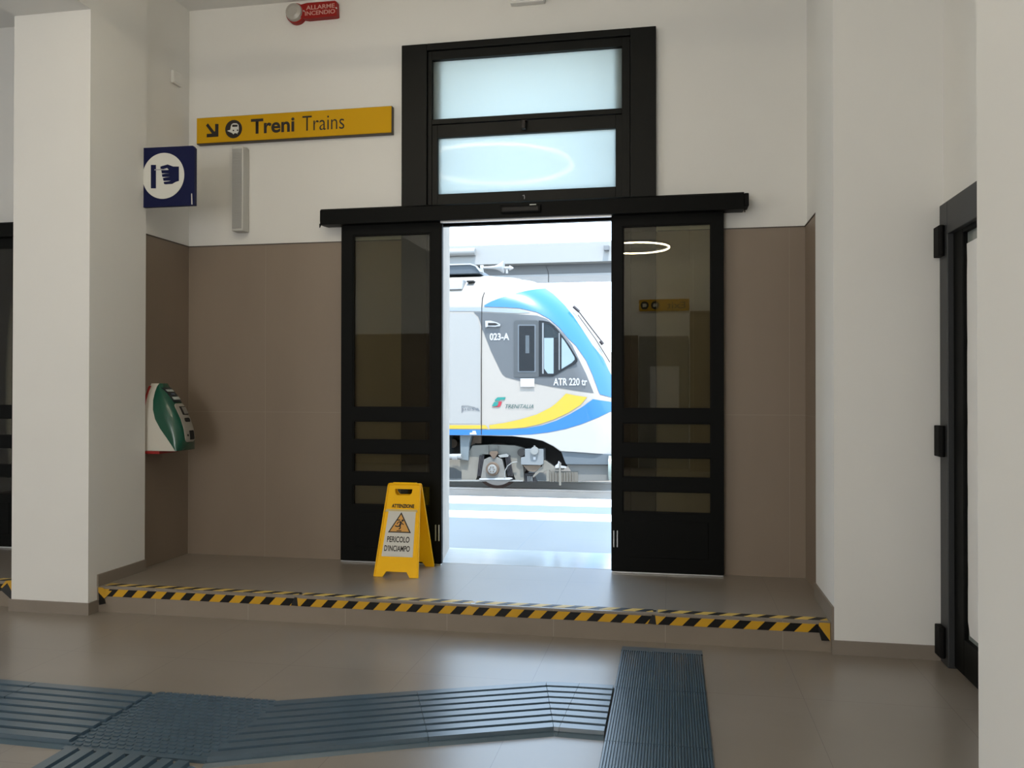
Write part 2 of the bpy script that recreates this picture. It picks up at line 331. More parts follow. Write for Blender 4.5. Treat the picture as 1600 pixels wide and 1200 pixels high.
def doorset(o, n, vis):
    side = ('main', 'left landing')[o != 0]
    # black frame and transom window
    t = thing('window_%d' % n[0], 'black framed transom window of two frosted panes above the %s sliding doors' % side, 'window', (-1.02+o, 5.95, 2.72), None, 'structure')
    b = MB(); X0, X1 = -1.935+o, -.11+o
    b.box(X0, -1.745+o, 5.905, 5.955, US, 3.918, .004).box(-.285+o, X1, 5.905, 5.955, US, 3.918, .004)
    b.box(-1.745+o, -.285+o, 5.905, 5.955, 3.868, 3.918, .004); b.build('surround', BK2, t)
    b = MB()
    b.box(-1.742+o, -1.712+o, 5.925, 5.99, 2.72, 3.866, .003).box(-.345+o, -.288+o, 5.925, 5.99, 2.72, 3.866, .003)
    b.box(-1.712+o, -.345+o, 5.925, 5.99, 3.803, 3.866, .003)
    b.box(-1.712+o, -.345+o, 5.925, 5.99, 3.335, 3.372, .003); b.build('upper_sash', BK2, t)
    b = MB(); rect_frame(b, -1.742+o, -.288+o, 2.75, 3.332, 5.935, 5.99, .07, .10, .08, .093, .003); b.build('lower_sash', BK2, t)
    b = MB(); b.box(-1.80+o, -.25+o, 5.96, 6.0, 2.60, 2.83, .002); b.box(-1.80+o, -1.665+o, 5.955, 6.0, US, 2.61).box(-.385+o, -.25+o, 5.955, 6.0, US, 2.61)
    b.build('door_lining', BK, t)
    b = MB(); b.box(-1.715+o, -.342+o, 5.965, 5.972, 3.37, 3.806); b.build('upper_pane', FG, t, label='upper frosted glass pane')
    b = MB(); b.box(-1.675+o, -.385+o, 5.965, 5.972, 2.828, 3.242); b.build('lower_pane', FG, t, label='lower frosted glass pane')
    c = oy(819, 196, 5.92); b = MB(); b.box(c.x-.022+o, c.x+.022+o, 5.90, 5.93, c.z+.028, c.z+.036, .002); b.box(c.x-.013+o, c.x+.013+o, 5.885, 5.93, c.z-.03, c.z+.028, .004); b.build('catch', INK, t)
    c = oy(1005, 189, 5.93)
    c = oy(819, 309, 5.92); b = MB(); b.tube([(c.x-.008+o, 5.905, c.z+.012), (c.x+.003+o, 5.90, c.z+.014), (c.x+.006+o, 5.90, c.z), (c.x+.004+o, 5.905, c.z-.012)], .0025); b.build('hook', ALU, t)
    # track
    t = thing('door_track', ('long black sliding door track housing under the transom window' if o == 0 else 'black sliding door track housing at the left landing, partly behind the white pillar'), 'door track', (-1.02+o, 5.87, 2.61))
    b = MB(); b.prism([(5.80, 2.612), (5.80, 2.715), (5.815, 2.728), (5.955, 2.728), (5.955, 2.62), (5.86, 2.612)], 'X', -2.517+o, .468+o, .002); b.build('housing', BK, t)
    for x in (-2.522, .468):
        b = MB(); b.box(x+o, x+.03+o, 5.805, 5.94, 2.632, 2.72, .006); b.build('end_cap', RUB, t)
        b = MB(); b.prism([(5.80, 2.62), (5.80, 2.59), (5.83, 2.62)], 'X', x+.0+o, x+.006+o); b.build('end_lip', RUB, t)
    b = MB(); b.box(-1.62+o, -.41+o, 5.83, 5.85, 2.600, 2.613); b.build('guide_rail', ALU, t, label='bright guide rail under the housing')
    a = oy(782, 320, 5.79); c = oy(845, 332, 5.79)
    s = thing('motion_sensor', ('small glossy black motion sensor on the door track' if o == 0 else 'black motion sensor on the left landing door track'), 'sensor', ((a.x+c.x)/2+o, 5.80, c.z))
    b = MB(); b.box(a.x+o, c.x+o, 5.775, 5.80, 2.642, 2.70, .006); b.build('sensor_case', RUB, s)
    b = MB(); b.box(a.x+.015+o, c.x-.015+o, 5.772, 5.776, 2.65, 2.68, .001); b.build('lens', mat('sensor_lens', (.003, .003, .004), .35, spec=.2), s)
    b = MB(); b.box(c.x-.075+o, c.x-.03+o, 5.7705, 5.7725, 2.688, 2.694); b.build('marking', WHT, s)
doorset(0, (1,), True)
leaf('door_1', 'black left sliding leaf with tinted panes behind the yellow floor sign', -2.382, -1.620, -2.291, -1.706, 'R')
leaf('door_2', 'black right sliding leaf with tinted panes right of the opening', -.414, .340, -.335, .256, 'L')
doorset(LO, (4,), False)
leaf('door_3', 'black sliding leaf at the left edge, mostly behind the white pillar', -.414+LO, .340+LO, -.335+LO, .256+LO, 'L')
leaf('door_4', 'black sliding leaf of the left landing, beyond the left edge', -2.382+LO, -1.620+LO, -2.291+LO, -1.706+LO, 'R')
# stone portal and threshold
STN = mat('portal_stone', (.42, .36, .30), .7, noise=.18, nscale=6, bump=.15)
for k, o in enumerate((0, LO)):
    b = MB(); b.prism([(-1.80+o, 6.0), (-1.648+o, 6.0), (-1.735+o, 6.52), (-1.80+o, 6.52)], 'Z', US, 3.9)
    b.prism([(-.25+o, 6.0), (-.40+o, 6.0), (-.31+o, 6.52), (-.25+o, 6.52)], 'Z', US, 3.9)
    S(b, 'trim_%d' % (6+k), STN, 'pale stone jambs of the doorway')
    b = MB(); b.box(-1.80+o, -.25+o, 5.97, 6.55, -.2, US+.001); S(b, 'floor_threshold', mat('polished_threshold', (.66, .655, .63), .11, spec=1.0, noise=.08, nscale=7), 'polished light threshold slab in the doorway')

# ------------------------------------------------------------------ right hinged door with masked glass
t = thing('door_5', 'black framed hinged door with white masked glass on the right wall', 'door', (1.42, 4.2, 0), None, 'structure')
b = MB(); b.box(1.375, 1.44, 4.66, 4.785, 0, 2.378, .004).box(1.375, 1.44, 3.55, 3.68, 0, 2.378, .004).box(1.375, 1.44, 3.68, 4.66, 2.21, 2.378, .004)
b.build('door_frame', mat('anthracite_frame', (.030, .032, .034), .5), t)
b = MB(); b.box(1.405, 1.445, 4.52, 4.665, .01, 2.215, .004).box(1.405, 1.445, 3.68, 3.80, .01, 2.215, .004).box(1.405, 1.445, 3.8, 4.52, .01, .19, .004).box(1.405, 1.445, 3.8, 4.52, 2.19, 2.215, .002)
b.build('leaf_frame', BK, t)
b = MB(); b.box(1.428, 1.434, 3.79, 4.53, .17, 2.20); b.build('pane', mat('door_pane_glass', (.25, .28, .27), .05), t)
b = MB(); rr = []
for i in range(25):
    z = .215+i*(2.135-.215)/24
    rr.append([(1.424, 4.522+.006*math.sin(i*1.3)-(.03 if i in (0,) else 0), z), (1.420-.004*math.sin(i*.9), 4.3, z), (1.424, 3.84, z)])
b.loft(rr, cap=False, closed=False); b.build('masking_sheet', mat('masking_paper', (.84, .84, .84), .7, noise=.05, nscale=3), t, label='white protective sheet over the glass', smooth=True)
for za, zb in ((2.105, 2.262), (1.07, 1.23), (.04, .195)):
    b = MB(); b.box(1.345, 1.378, 4.70, 4.785, za, zb, .004); b.cyl((1.36, 4.70, za), (1.36, 4.70, zb), .012); b.build('hinge', RUB, t)

# ------------------------------------------------------------------ hazard tape
def hazard_mat(name, per, off, ax, k, yc, bc):
    m = D.materials.new(name); m.use_nodes = True; n = m.node_tree; bs = n.nodes['Principled BSDF']
    g = n.nodes.new('ShaderNodeNewGeometry'); s = n.nodes.new('ShaderNodeSeparateXYZ'); n.links.new(g.outputs['Position'], s.inputs[0])
    def M(op, a, c):
        q = n.nodes.new('ShaderNodeMath'); q.operation = op
        for i, v in enumerate((a, c)):
            if v is None: continue
            if isinstance(v, (int, float)): q.inputs[i].default_value = v
            else: n.links.new(v, q.inputs[i])
        return q.outputs[0]
    u = M('SUBTRACT', M('SUBTRACT', s.outputs[0], off), M('MULTIPLY', s.outputs[ax], k))
    f = M('LESS_THAN', M('FRACT', M('ADD', M('DIVIDE', u, per), 100.0), None), .47)
    mx = n.nodes.new('ShaderNodeMix'); mx.data_type = 'RGBA'; n.links.new(f, mx.inputs[0])
    mx.inputs[6].default_value = (*yc, 1); mx.inputs[7].default_value = (*bc, 1)
    n.links.new(mx.outputs[2], bs.inputs['Base Color']); bs.inputs['Roughness'].default_value = .45; bs.inputs['Specular IOR Level'].default_value = .25
    return m
TY, TB = (.58, .32, .02), (.005, .0045, .004)
P_ = .1335
HF = hazard_mat('hazard_tape_front', P_, oy(482, 948, 4.83).x-.15, 2, .95, TY, TB)
HT = hazard_mat('hazard_tape_top', P_, oy(482, 948, 4.83).x, 1, .95, (.68, .47, .12), (.02, .02, .02))
HY = mat('tape_yellow', TY, .4); HB = mat('tape_black', TB, .4)
zf1, zf0 = .1465, .1010
joints = [oy(x, y, 4.832).x for x, y in ((156, 930), (463, 945), (735, 955), (1022, 965), (1296, 975))]
joints[0] = -3.586; joints[-1] = .836
names_ = ['from the left pillar', 'left of the yellow floor sign feet', 'in front of the door opening', 'up to the right pillar']
labels_ = ['yellow and black hazard tape on the step edge, length touching the left pillar',
           'yellow and black hazard tape on the step edge, second length from the left pillar',
           'yellow and black hazard tape on the step edge, length in front of the door opening',
           'yellow and black hazard tape on the step edge, length ending at the right pillar']
def tape(x0, x1, lab):
    t = thing('hazard_tape', lab, 'tape', ((x0+x1)/2, 4.833, .10), 'hazard tape lengths along the step')
    b = MB(); b.box(x0, x1, 4.8325, 4.8352, zf0, zf1); b.build('front_strip', HF, t)
    b = MB(); b.box(x0+.02, x1-.004, 4.868, 4.925, US, US+.0015); b.build('top_strip', HT, t)
    return t
for i in range(4):
    t = tape(joints[i], joints[i+1]-.002, labels_[i])
    x = joints[i+1]
    if i < 3:
        b = MB(); b.quad((x-.035, 4.8305, zf0+.002), (x+.012, 4.8305, zf0), (x+.006, 4.8305, zf1+.004), (x-.012, 4.8305, zf1+.006)); b.quad((x-.012, 4.8305, zf1+.006), (x+.006, 4.8305, zf1+.004), (x+.012, 4.90, US+.003), (x-.010, 4.90, US+.003))
        b.build('folded_end', HB if i != 1 else HY, t, recalc=False)
        b = MB(); b.quad((x+.012, 4.8300, zf0), (x+.045, 4.8300, zf1), (x+.006, 4.8300, zf1+.004)); b.build('folded_end', HY, t, recalc=False)
    elif i == 3:
        b = MB(); b.prism([(.775, .118), (.775, .142), (.834, .06), (.79, .06)], 'Y', 4.8295, 4.8305); b.build('folded_end', HB, t)
        b = MB(); b.prism([(.775, .142), (.78, .157), (.834, .157), (.834, .062)], 'Y', 4.8290, 4.8303); b.build('folded_end', HY, t)
    if i == 0:
        b = MB(); b.prism([(-3.586, .155), (-3.555, .155), (-3.535, .138), (-3.49, .138), (-3.535, .095), (-3.545, .088), (-3.586, .125)], 'Y', 4.8285, 4.8300); b.build('folded_end', HY, t)
        b = MB(); b.prism([(-3.586, .125), (-3.545, .088), (-3.535, .055), (-3.58, .045)], 'Y', 4.8286, 4.8301); b.build('folded_end', HB, t)
t = tape(-8.9, -4.17, 'yellow and black hazard tape on the left landing step, left of the white pillar')
b = MB(); b.prism([(-4.30, .125), (-4.26, .17), (-4.17, .17), (-4.17, .08)], 'Y', 4.829, 4.8303); b.build('folded_end', HY, t)
b = MB(); b.prism([(-4.30, .11), (-4.25, .155), (-4.20, .075), (-4.22, .05)], 'Y', 4.8275, 4.8288); b.build('folded_end', HB, t)

# ------------------------------------------------------------------ rubber mats and tactile path
def ribbed(b, A0, A1, B0, B1, prof, bevel0=0):
    """surface between edge A0-A1 and edge B0-B1; prof = [(v, h)] across from A to B"""
    A0, A1, B0, B1 = (Vector((*p, 0)) for p in (A0, A1, B0, B1))
    r = []
    for v, h in prof:
        p0 = A0.lerp(B0, v); p1 = A1.lerp(B1, v); p0.z = h; p1.z = h; r.append((p0, p1))
    top0 = [b.bm.verts.new(p[0]) for p in r]; top1 = [b.bm.verts.new(p[1]) for p in r]
    for i in range(len(r)-1): b.bm.faces.new((top0[i], top0[i+1], top1[i+1], top1[i]))
    for tp, a_, c_ in ((top0, A0, B0), (top1, A1, B1)):
        lo = [b.bm.verts.new((v.co.x, v.co.y, 0)) for v in tp]
        for i in range(len(tp)-1): b.bm.faces.new((tp[i], lo[i], lo[i+1], tp[i+1]))
def mat_prof(n, base, top, edge):
    p = [(0, 0.0), (edge, top)]
    for i in range(n):
        a = edge+(1-2*edge)*i/n; wv = (1-2*edge)/n
        p += [(a+wv*.12, top), (a+wv*.62, top), (a+wv*.72, base), (a+wv*.98, base)]
    p += [(1-edge, top), (1, 0)]
    return p
MX0, MX1 = -.272, .156
ys = [4.725, 4.04, 3.415, 2.79, 2.17]
mlab = ['ribbed dark rubber mat nearest the step', 'second ribbed rubber mat from the step, beside the tactile path end', 'ribbed rubber mat at the bottom edge of the picture', 'ribbed rubber mat nearest the viewer']
for i in range(4):
    t = thing('rubber_mat', mlab[i], 'mat', ((MX0+MX1)/2, (ys[i]+ys[i+1])/2, 0), 'ribbed rubber mats laid towards the step')
    b = MB(); y1 = ys[i]-(.10 if i == 0 else .002); ribbed(b, (MX0, ys[i+1]+.002), (MX0, y1), (MX1, ys[i+1]+.002), (MX1, y1), mat_prof(36, .004, .0115, .012)); b.build('ribbed_surface', RUBM, t)
    if i == 0:
        b = MB(); b.prism([(4.625, 0), (4.625, .0115), (4.725, .002), (4.725, 0)], 'X', MX0, MX1); b.build('ramp_edge', RUBM, t)
TG = 'rubber tactile guiding tiles on the hall floor'
TP = [(0, 0), (.035, .009)]
for i in range(8):
    a = .045+i*.115; TP += [(a, .009), (a+.012, .025), (a+.088, .025), (a+.092, .009)]
TP += [(.965, .009), (1, 0)]
def tact(label, A0, A1, B0, B1, **k):
    t = thing('tactile_tile', label, 'tactile paving', ((A0[0]+B1[0])/2, (A0[1]+B1[1])/2, 0), TG)
    b = MB(); ribbed(b, A0, A1, B0, B1, TP); b.build('ribbed_surface', RUBM, t); return t
def g2(x, y): p = oz(x, y, 0); return (p.x, p.y)
K0, K1 = (-.600, 4.045), (-.475, 3.445)
J0, J1 = (-1.172, 3.812), (-.945, 3.252)
R0, R1 = (-.430, 4.058), (-.462, 3.443)
tact('short ribbed tactile tile touching the rubber mat', (-.274, 4.062), (-.430, 4.058), (-.274, 3.440), (-.460, 3.443))
tact('narrow wedge-shaped tactile tile at the bend in the path', (-.4315, 4.058), (-.599, 4.046), (-.4615, 3.443), (-.4735, 3.445))
tact('ribbed tactile tile just left of the bend', (-.601, 4.044), J0, (-.4755, 3.444), J1)
tact('ribbed tactile tile between the studded tile and the middle joint', (J0[0]-.002, J0[1]), (-1.726, 3.585), (J1[0]-.002, J1[1]), (-1.726, 2.905))
# studded plate
t = thing('tactile_tile', 'studded square tactile tile where the paths meet', 'tactile paving', (-2.05, 3.27, 0), TG)
b = MB(); b.prism([(-2.345, 3.570), (-1.730, 3.575), (-1.730, 2.945), (-2.345, 2.945)], 'Z', 0, .012); b.build('plate', RUBM, t)
b = MB()
for i in range(17):
    for j in range(18):
        x = -2.335+i*.0365+(.018 if j % 2 else 0); y = 2.985+j*.034
        if x > -1.748: continue
        b.box(x-.012, x+.012, y-.008, y+.008, .0121, .0165)
b.build('studs', RUBM, t)
tact('ribbed tactile tile left of the studded tile', (-2.349, 3.570), (-2.965, 3.585), (-2.349, 2.955), (-2.965, 2.965))
tact('ribbed tactile tile at the left edge of the picture', (-2.969, 3.585), (-3.60, 3.60), (-2.969, 2.965), (-3.60, 2.98))
tact('ribbed tactile tile running from the studded tile towards the viewer', (-2.345, 2.940), (-2.345, 2.34), (-1.735, 2.900), (-1.735, 2.34))
tact('ribbed tactile tile beyond the left edge', (-3.604, 3.60), (-4.2, 3.61), (-3.604, 2.98), (-4.2, 2.99))

# ------------------------------------------------------------------ wall signs
t = thing('direction_sign', 'long yellow direction sign reading Treni Trains with arrow and train symbol', 'sign', (-2.785, 5.93, 3.28))
b = MB(); b.box(-3.563, -2.007, 5.905, 5.95, 3.281, 3.483, .002); b.build('sign_case', mat('sign_edge_bronze', (.05, .035, .02), .5), t)
b = MB(); b.box(-3.560, -2.010, 5.900, 5.905, 3.288, 3.480); b.build('sign_face', YSG, t)
def onface(pts, x0, y0, sx, sy, Y): return [oy(x0+p[0]*sx, y0+p[1]*sy, Y) for p in pts]
def poly_part(name, pts, Yp, th, m, parent, **k):
    b = MB(); b.prism([(p.x, p.z) for p in pts], 'Y', Yp-th, Yp); return b.build(name, m, parent, **k)
# crop scale: 100px -> 1600 from (300,160)
q = lambda pts, Y=5.9: [oy(300+x/16, 160+y/16, Y) for x, y in pts]
poly_part('arrow', q([(400, 525), (560, 730), (580, 720), (580, 540), (665, 540), (660, 855), (370, 875), (370, 790), (500, 780), (350, 580)]), 5.8995, .001, INK, t)
c = q([(1042, 668)])[0]
b = MB(); b.cyl((c.x, 5.8985, c.z), (c.x, 5.8999, c.z), .069, seg=40); rd = b.build('roundel', INK, t)
poly_part('train_symbol', q([(880, 712), (960, 690), (975, 600), (995, 550), (1040, 525), (1120, 525), (1165, 560), (1175, 640), (1165, 740), (1130, 775), (1160, 800), (1100, 770), (1060, 775), (1040, 805), (1010, 770), (930, 735)]), 5.8980, .001, WHT, t)
poly_part('symbol_window', q([(1010, 570), (1030, 560), (1130, 562), (1150, 575), (1140, 610), (1015, 618)]), 5.8968, .001, INK, t)
for xx, yy in ((1042, 705), (1143, 700)):
    c = q([(xx, yy)])[0]; b = MB(); b.cyl((c.x, 5.8955, c.z), (c.x, 5.8968, c.z), .006, seg=12); b.build('symbol_lamp', INK, t)
def text_on(txt, pa, pb, Y, m, parent, bold=0, name='lettering', shear=0, **k):
    """pa lower-left and pb upper-right points on plane Y"""
    b = MB(); b.mesh(text_mesh(txt, pb.x-pa.x, pb.z-pa.z, bold=bold, shear=shear), facing_cam(pa.x, Y, pa.z)); return b.build(name, m, parent, recalc=False, **k)
# 220px -> 1600 from (380,160) : Treni (85..585, 145..340) Trains (670..1150)
s_ = 220/1600
a = oy(380+88*s_, 160+338*s_, 5.9); c = oy(380+583*s_, 160+150*s_, 5.9); text_on('Treni', Vector((a.x, 0, 3.334)), Vector((c.x, 0, 3.448)), 5.8990, INK, t, bold=.026)
a = oy(380+672*s_, 160+302*s_, 5.9); c = oy(380+1150*s_, 160+135*s_, 5.9); text_on('Trains', Vector((a.x, 0, 3.334)), Vector((c.x, 0, 3.446)), 5.8990, INK, t, bold=-.004)

# projecting blue sign
t = thing('ticket_validation_sign', 'square navy blue sign with a hand inserting a ticket, projecting from the left niche wall', 'sign', (-3.64, 5.31, 2.68))
b = MB(); b.prism([(-3.650, 2.675), (-3.213, 2.675), (-3.213, 3.068), (-3.228, 3.085), (-3.650, 3.089)], 'Y', 5.30, 5.33, .002); b.build('sign_case', BLU, t)
q = lambda pts, Y=5.3: [oy(210+x*.0875, 225+y*.0875, Y) for x, y in pts]
ca = q([(148, 570), (892, 570), (520, 168), (520, 972)]); cx = (ca[0].x+ca[1].x)/2; cz = (ca[2].z+ca[3].z)/2; rx = (ca[1].x-ca[0].x)/2
b = MB(); b.cyl((cx, 5.2975, cz), (cx, 5.2999, cz), rx, seg=64); b.build('disc', WHT, t)
poly_part('ticket_slot', q([(300, 375), (390, 375), (390, 795), (300, 795)]), 5.2970, .001, BLU, t)
def _hand():
    o = [(470, 405), (600, 368), (700, 405), (800, 405), (800, 662), (740, 680), (680, 715), (560, 722), (535, 715), (528, 680), (620, 668), (655, 658), (525, 660), (515, 610), (560, 600), (640, 590), (505, 590), (495, 545), (560, 532), (635, 527), (495, 525), (485, 470), (600, 468), (618, 462), (590, 430), (520, 450), (472, 445)]
    return o
b = MB(); pts = [(p.x, p.z) for p in q(_hand())]
b.mesh(curve_mesh([pts], .0006), Matrix(((1, 0, 0, 0), (0, 0, -1, 5.2965), (0, 1, 0, 0), (0, 0, 0, 1)))); b.build('hand_symbol', BLU, t)
poly_part('ticket', q([(365, 455), (560, 450), (560, 460), (365, 475)]), 5.2955, .0006, mat('ticket_print', (.35, .36, .38), .5), t)
poly_part('maker_mark', q([(1018, 885), (1032, 885), (1040, 1080), (1020, 1080)]), 5.2985, .0006, WHT, t)
b = MB(); b.box(-3.660, -3.645, 5.295, 5.335, 2.70, 3.07, .002); b.build('bracket', ALU, t)

# column loudspeaker
t = thing('column_speaker', 'slim grey vertical loudspeaker under the yellow sign', 'speaker', (-3.20, 5.95, 2.60))
b = MB(); b.box(-3.242, -3.150, 5.85, 5.945, 2.60, 3.235, .006); b.build('speaker_case', mat('speaker_grey', (.55, .55, .52), .5), t)
b = MB(); b.box(-3.236, -3.160, 5.844, 5.851, 2.62, 3.215, .003)
for i in range(28): b.box(-3.232, -3.164, 5.842, 5.845, 2.63+i*.0205, 2.634+i*.0205)
b.build('grille', mat('speaker_grille', (.36, .36, .345), .6), t)

# fire alarm
t = thing('fire_alarm', 'red fire alarm sounder reading ALLARME INCENDIO under the ceiling', 'alarm', (-2.77, 5.95, 4.18))
b = MB()
p = [oy(440+x/16, y/16, 5.9) for x, y in ((470, 120), (640, 75), (1330, 20), (1375, 40), (1385, 385), (1340, 405), (640, 470), (560, 460), (470, 440))]
b.prism([(v.x, v.z) for v in p], 'Y', 5.895, 5.95, .003); b.build('plate', RED, t)
c = oy(440+305/16, 290/16, 5.88); 
b = MB(); b.cyl((c.x, 5.95, c.z), (c.x, 5.905, c.z), .074, seg=36); b.build('base_ring', RED, t)
b = MB(); b.cyl((c.x-.004, 5.905, c.z+.003), (c.x-.004, 5.878, c.z+.003), .068, .060, seg=36); b.cyl((c.x-.004, 5.878, c.z+.003), (c.x-.004, 5.868, c.z+.003), .060, .035, seg=36); b.build('strobe_lens', mat('strobe_grey', (.42, .40, .37), .3), t)
a = oy(440+615/16, 255/16, 5.9); c2 = oy(440+1345/16, 120/16, 5.9)
TX = mat('alarm_lettering', (.62, .33, .28), .6)
A_ = Vector((oy(440+620/16, 250/16, 5.9).x, 0, 4.232)); B_ = Vector((oy(440+1335/16, 90/16, 5.9).x, 0, 4.264)); text_on('ALLARME', A_, B_, 5.8935, TX, t, bold=.02)
A_ = Vector((oy(440+595/16, 250/16, 5.9).x, 0, 4.190)); B_ = Vector((oy(440+1345/16, 90/16, 5.9).x, 0, 4.222)); text_on('INCENDIO', A_, B_, 5.8935, TX, t, bold=.02)
for xx, yy in ((558, 275), (1368, 200)):
    v = oy(440+xx/16, yy/16, 5.89); b = MB(); b.cyl((v.x, 5.885, v.z), (v.x, 5.896, v.z), .005, seg=10); b.build('screw', WHT, t)
t = thing('emergency_light', 'white box fixture on the wall at the top edge above the doors', 'light fixture', (-1.0, 5.95, 4.14))
b = MB(); b.box(-1.131, -.885, 5.89, 5.95, 4.150, 4.27, .008); b.build('light_case', mat('fixture_white', (.75, .75, .73), .5), t)
b = MB(); b.box(-1.115, -.90, 5.883, 5.891, 4.165, 4.255, .003); b.build('diffuser', mat('fixture_diffuser', (.8, .8, .8), .3), t)
t = thing('junction_box', 'small white cover plate high on the left niche wall', 'junction box', (-3.655, 5.755, 3.69))
b = MB(); b.box(-3.655, -3.628, 5.70, 5.81, 3.69, 3.785, .006); b.build('box_cover', PL, t)
b = MB(); b.box(-3.629, -3.624, 5.71, 5.80, 3.70, 3.712, .001); b.build('box_lip', mat('fixture_white', (.7, .7, .7)), t)

# ------------------------------------------------------------------ ticket validator
t = thing('ticket_validator', 'green and white ticket validating machine on the brown wall left of the doors', 'ticket machine', (-3.645, 5.48, .98))
YN, YF = 5.365, 5.60
seam = [(599, 249), (604, 245.5), (612, 242.5), (625, 239.5), (640, 239.2), (655, 242.5), (670, 250.5), (685, 261), (697, 269), (705, 274)]
front = [(599, 252), (604, 262), (612, 270), (625, 279), (640, 287.5), (655, 294), (670, 298.5), (685, 300.5), (697, 299), (705, 288)]
rings_w, rings_g, prof = [], [], []
def vy(z):
    k = max(0, (z-1.20)/.26); return YN+.10*k*k, YF-.045*k*k
YM = 5.50
for (y, xs_), (_, xf) in zip(seam, front):
    a = oy(xs_, y, vy(oy(xs_, y, YN).z)[0]); z = a.z; xb = max(a.x, -3.635)
    f = oy(xf-2.5, y, YM); xfm = max(f.x, xb+.012)
    prof.append((z, xb, xfm))
for z, xb, xf in prof:
    yn, yf = vy(z)
    xw = -3.642
    rings_w.append([(xw, yn, z), (xb, yn, z), (xb, yf, z), (xw, yf, z)])
    n = 14; r = []
    for i in range(n+1):
        a = math.pi*i/n; cy = (yn+yf)/2; hw = (yf-yn)/2+.002
        cc = abs(math.cos(a))**.6*(1 if math.cos(a) >= 0 else -1); ss = abs(math.sin(a))**.6
        r.append((xb+(xf-xb)*ss, cy-hw*cc, z))
    rings_g.append(r)
WHM = mat('validator_white', (.62, .60, .54), .4); GRN = mat('validator_green', (.006, .075, .045), .25, coat=.3)
b = MB(); b.loft(rings_w[::-1]); b.build('housing', WHM, t, smooth=True, auto=50)
b = MB(); b.loft(rings_g[::-1]); b.build('green_cover', GRN, t, smooth=True, auto=50)
zt, zb_ = prof[0][0], prof[-1][0]
zz_ = [1.0+.02*k for k in range(23)]
b = MB(); b.prism([(YN+.02, zb_-.02)]+[(YF-.02, zb_-.02)]+[(vy(q_)[1]+.012, q_) for q_ in zz_]+[(vy(q_)[0]-.012, q_) for q_ in zz_[::-1]], 'X', -3.646, -3.634, .0)
b.prism([(YN+.0, zb_-.002), (YF, zb_-.002), (YF, zb_-.022), (YN, zb_-.022)], 'X', -3.646, (prof[-1][1]-3.64)/2, .002)
b.build('red_backplate', mat('validator_red', (.30, .012, .010), .5), t)
def cover_x(y, z, off=0):
    for (za, xa, fa), (zc, xc, fc) in zip(prof, prof[1:]):
        if zc <= z <= za:
            k = (z-zc)/(za-zc); xb = xc+(xa-xc)*k; xf = fc+(fa-fc)*k; break
    else: xb, xf = (prof[0][1:] if z > zt else prof[-1][1:])
    yn, yf = vy(z)
    cy, hw = (yn+yf)/2, (yf-yn)/2+.002
    cc = min(1, abs(y-cy)/hw)**(1/.6); ss = math.sqrt(max(0, 1-cc*cc))**.6
    return xb+(xf-xb)*ss+off
def cover_patch(name, pts, off, m, th=.004):
    """patch over the curved front: pts are (y,z)"""
    bm = bmesh.new(); f = bm.faces.new([bm.verts.new((0, y, z)) for y, z in pts])
    for ax, lo, hi in (((0, 1, 0), YN, YF), ((0, 0, 1), .95, 1.5)):
        v = lo
        while v < hi:
            co = (0, v, 0) if ax[1] else (0, 0, v)
            bmesh.ops.bisect_plane(bm, geom=bm.verts[:]+bm.edges[:]+bm.faces[:], plane_co=co, plane_no=ax); v += .015
    for v in bm.verts: v.co.x = cover_x(v.co.y, v.co.z, off)
    e = bmesh.ops.extrude_face_region(bm, geom=bm.faces[:])
    for v in e['geom']:
        if isinstance(v, bmesh.types.BMVert): v.co.x -= th
    b = MB(); b.bm.free(); b.bm = bm; return b.build(name, m, t)
yc = (YN+YF)/2
def rr_(y0, y1, z0, z1, r=.012):
    o = []
    for cy, cz, a0 in ((y1-r, z1-r, 0), (y0+r, z1-r, 90), (y0+r, z0+r, 180), (y1-r, z0+r, 270)):
        for k in range(4): a = math.radians(a0+k*30); o.append((cy+r*math.cos(a), cz+r*math.sin(a)))
    return o
cover_patch('control_panel', rr_(yc-.055, yc+.075, 1.045, 1.315, .03), .006, mat('validator_panel', (.33, .31, .27), .45))
cover_patch('display', rr_(yc-.015, yc+.06, 1.235, 1.295, .005), .010, DRK)
cover_patch('display_screen', rr_(yc+.004, yc+.055, 1.242, 1.29, .004), .013, mat('validator_screen', (.22, .21, .19), .3))
cover_patch('card_reader', rr_(yc-.02, yc+.045, 1.185, 1.215, .014), .010, DRK)
cover_patch('ticket_slot', rr_(yc+.0, yc+.055, 1.06, 1.125, .005), .010, DRK)
cover_patch('status_light', rr_(yc-.03, yc-.018, 1.085, 1.10, .004), .010, DRK)
cover_patch('label_plate', rr_(yc-.038, yc+.075, 1.325, 1.428, .006), .004, mat('validator_label', (.004, .012, .016), .4))
cover_patch('label_text', rr_(yc-.026, yc+.050, 1.400, 1.415, .002), .007, mat('validator_label_print', (.45, .50, .48), .5))
cover_patch('label_text', rr_(yc-.022, yc+.064, 1.343, 1.363, .002), .007, mat('validator_label_print', (.45, .50, .48), .5))
cover_patch('label_text', rr_(yc-.005, yc+.03, 1.378, 1.387, .002), .007, mat('validator_label_dim', (.12, .16, .24), .5))

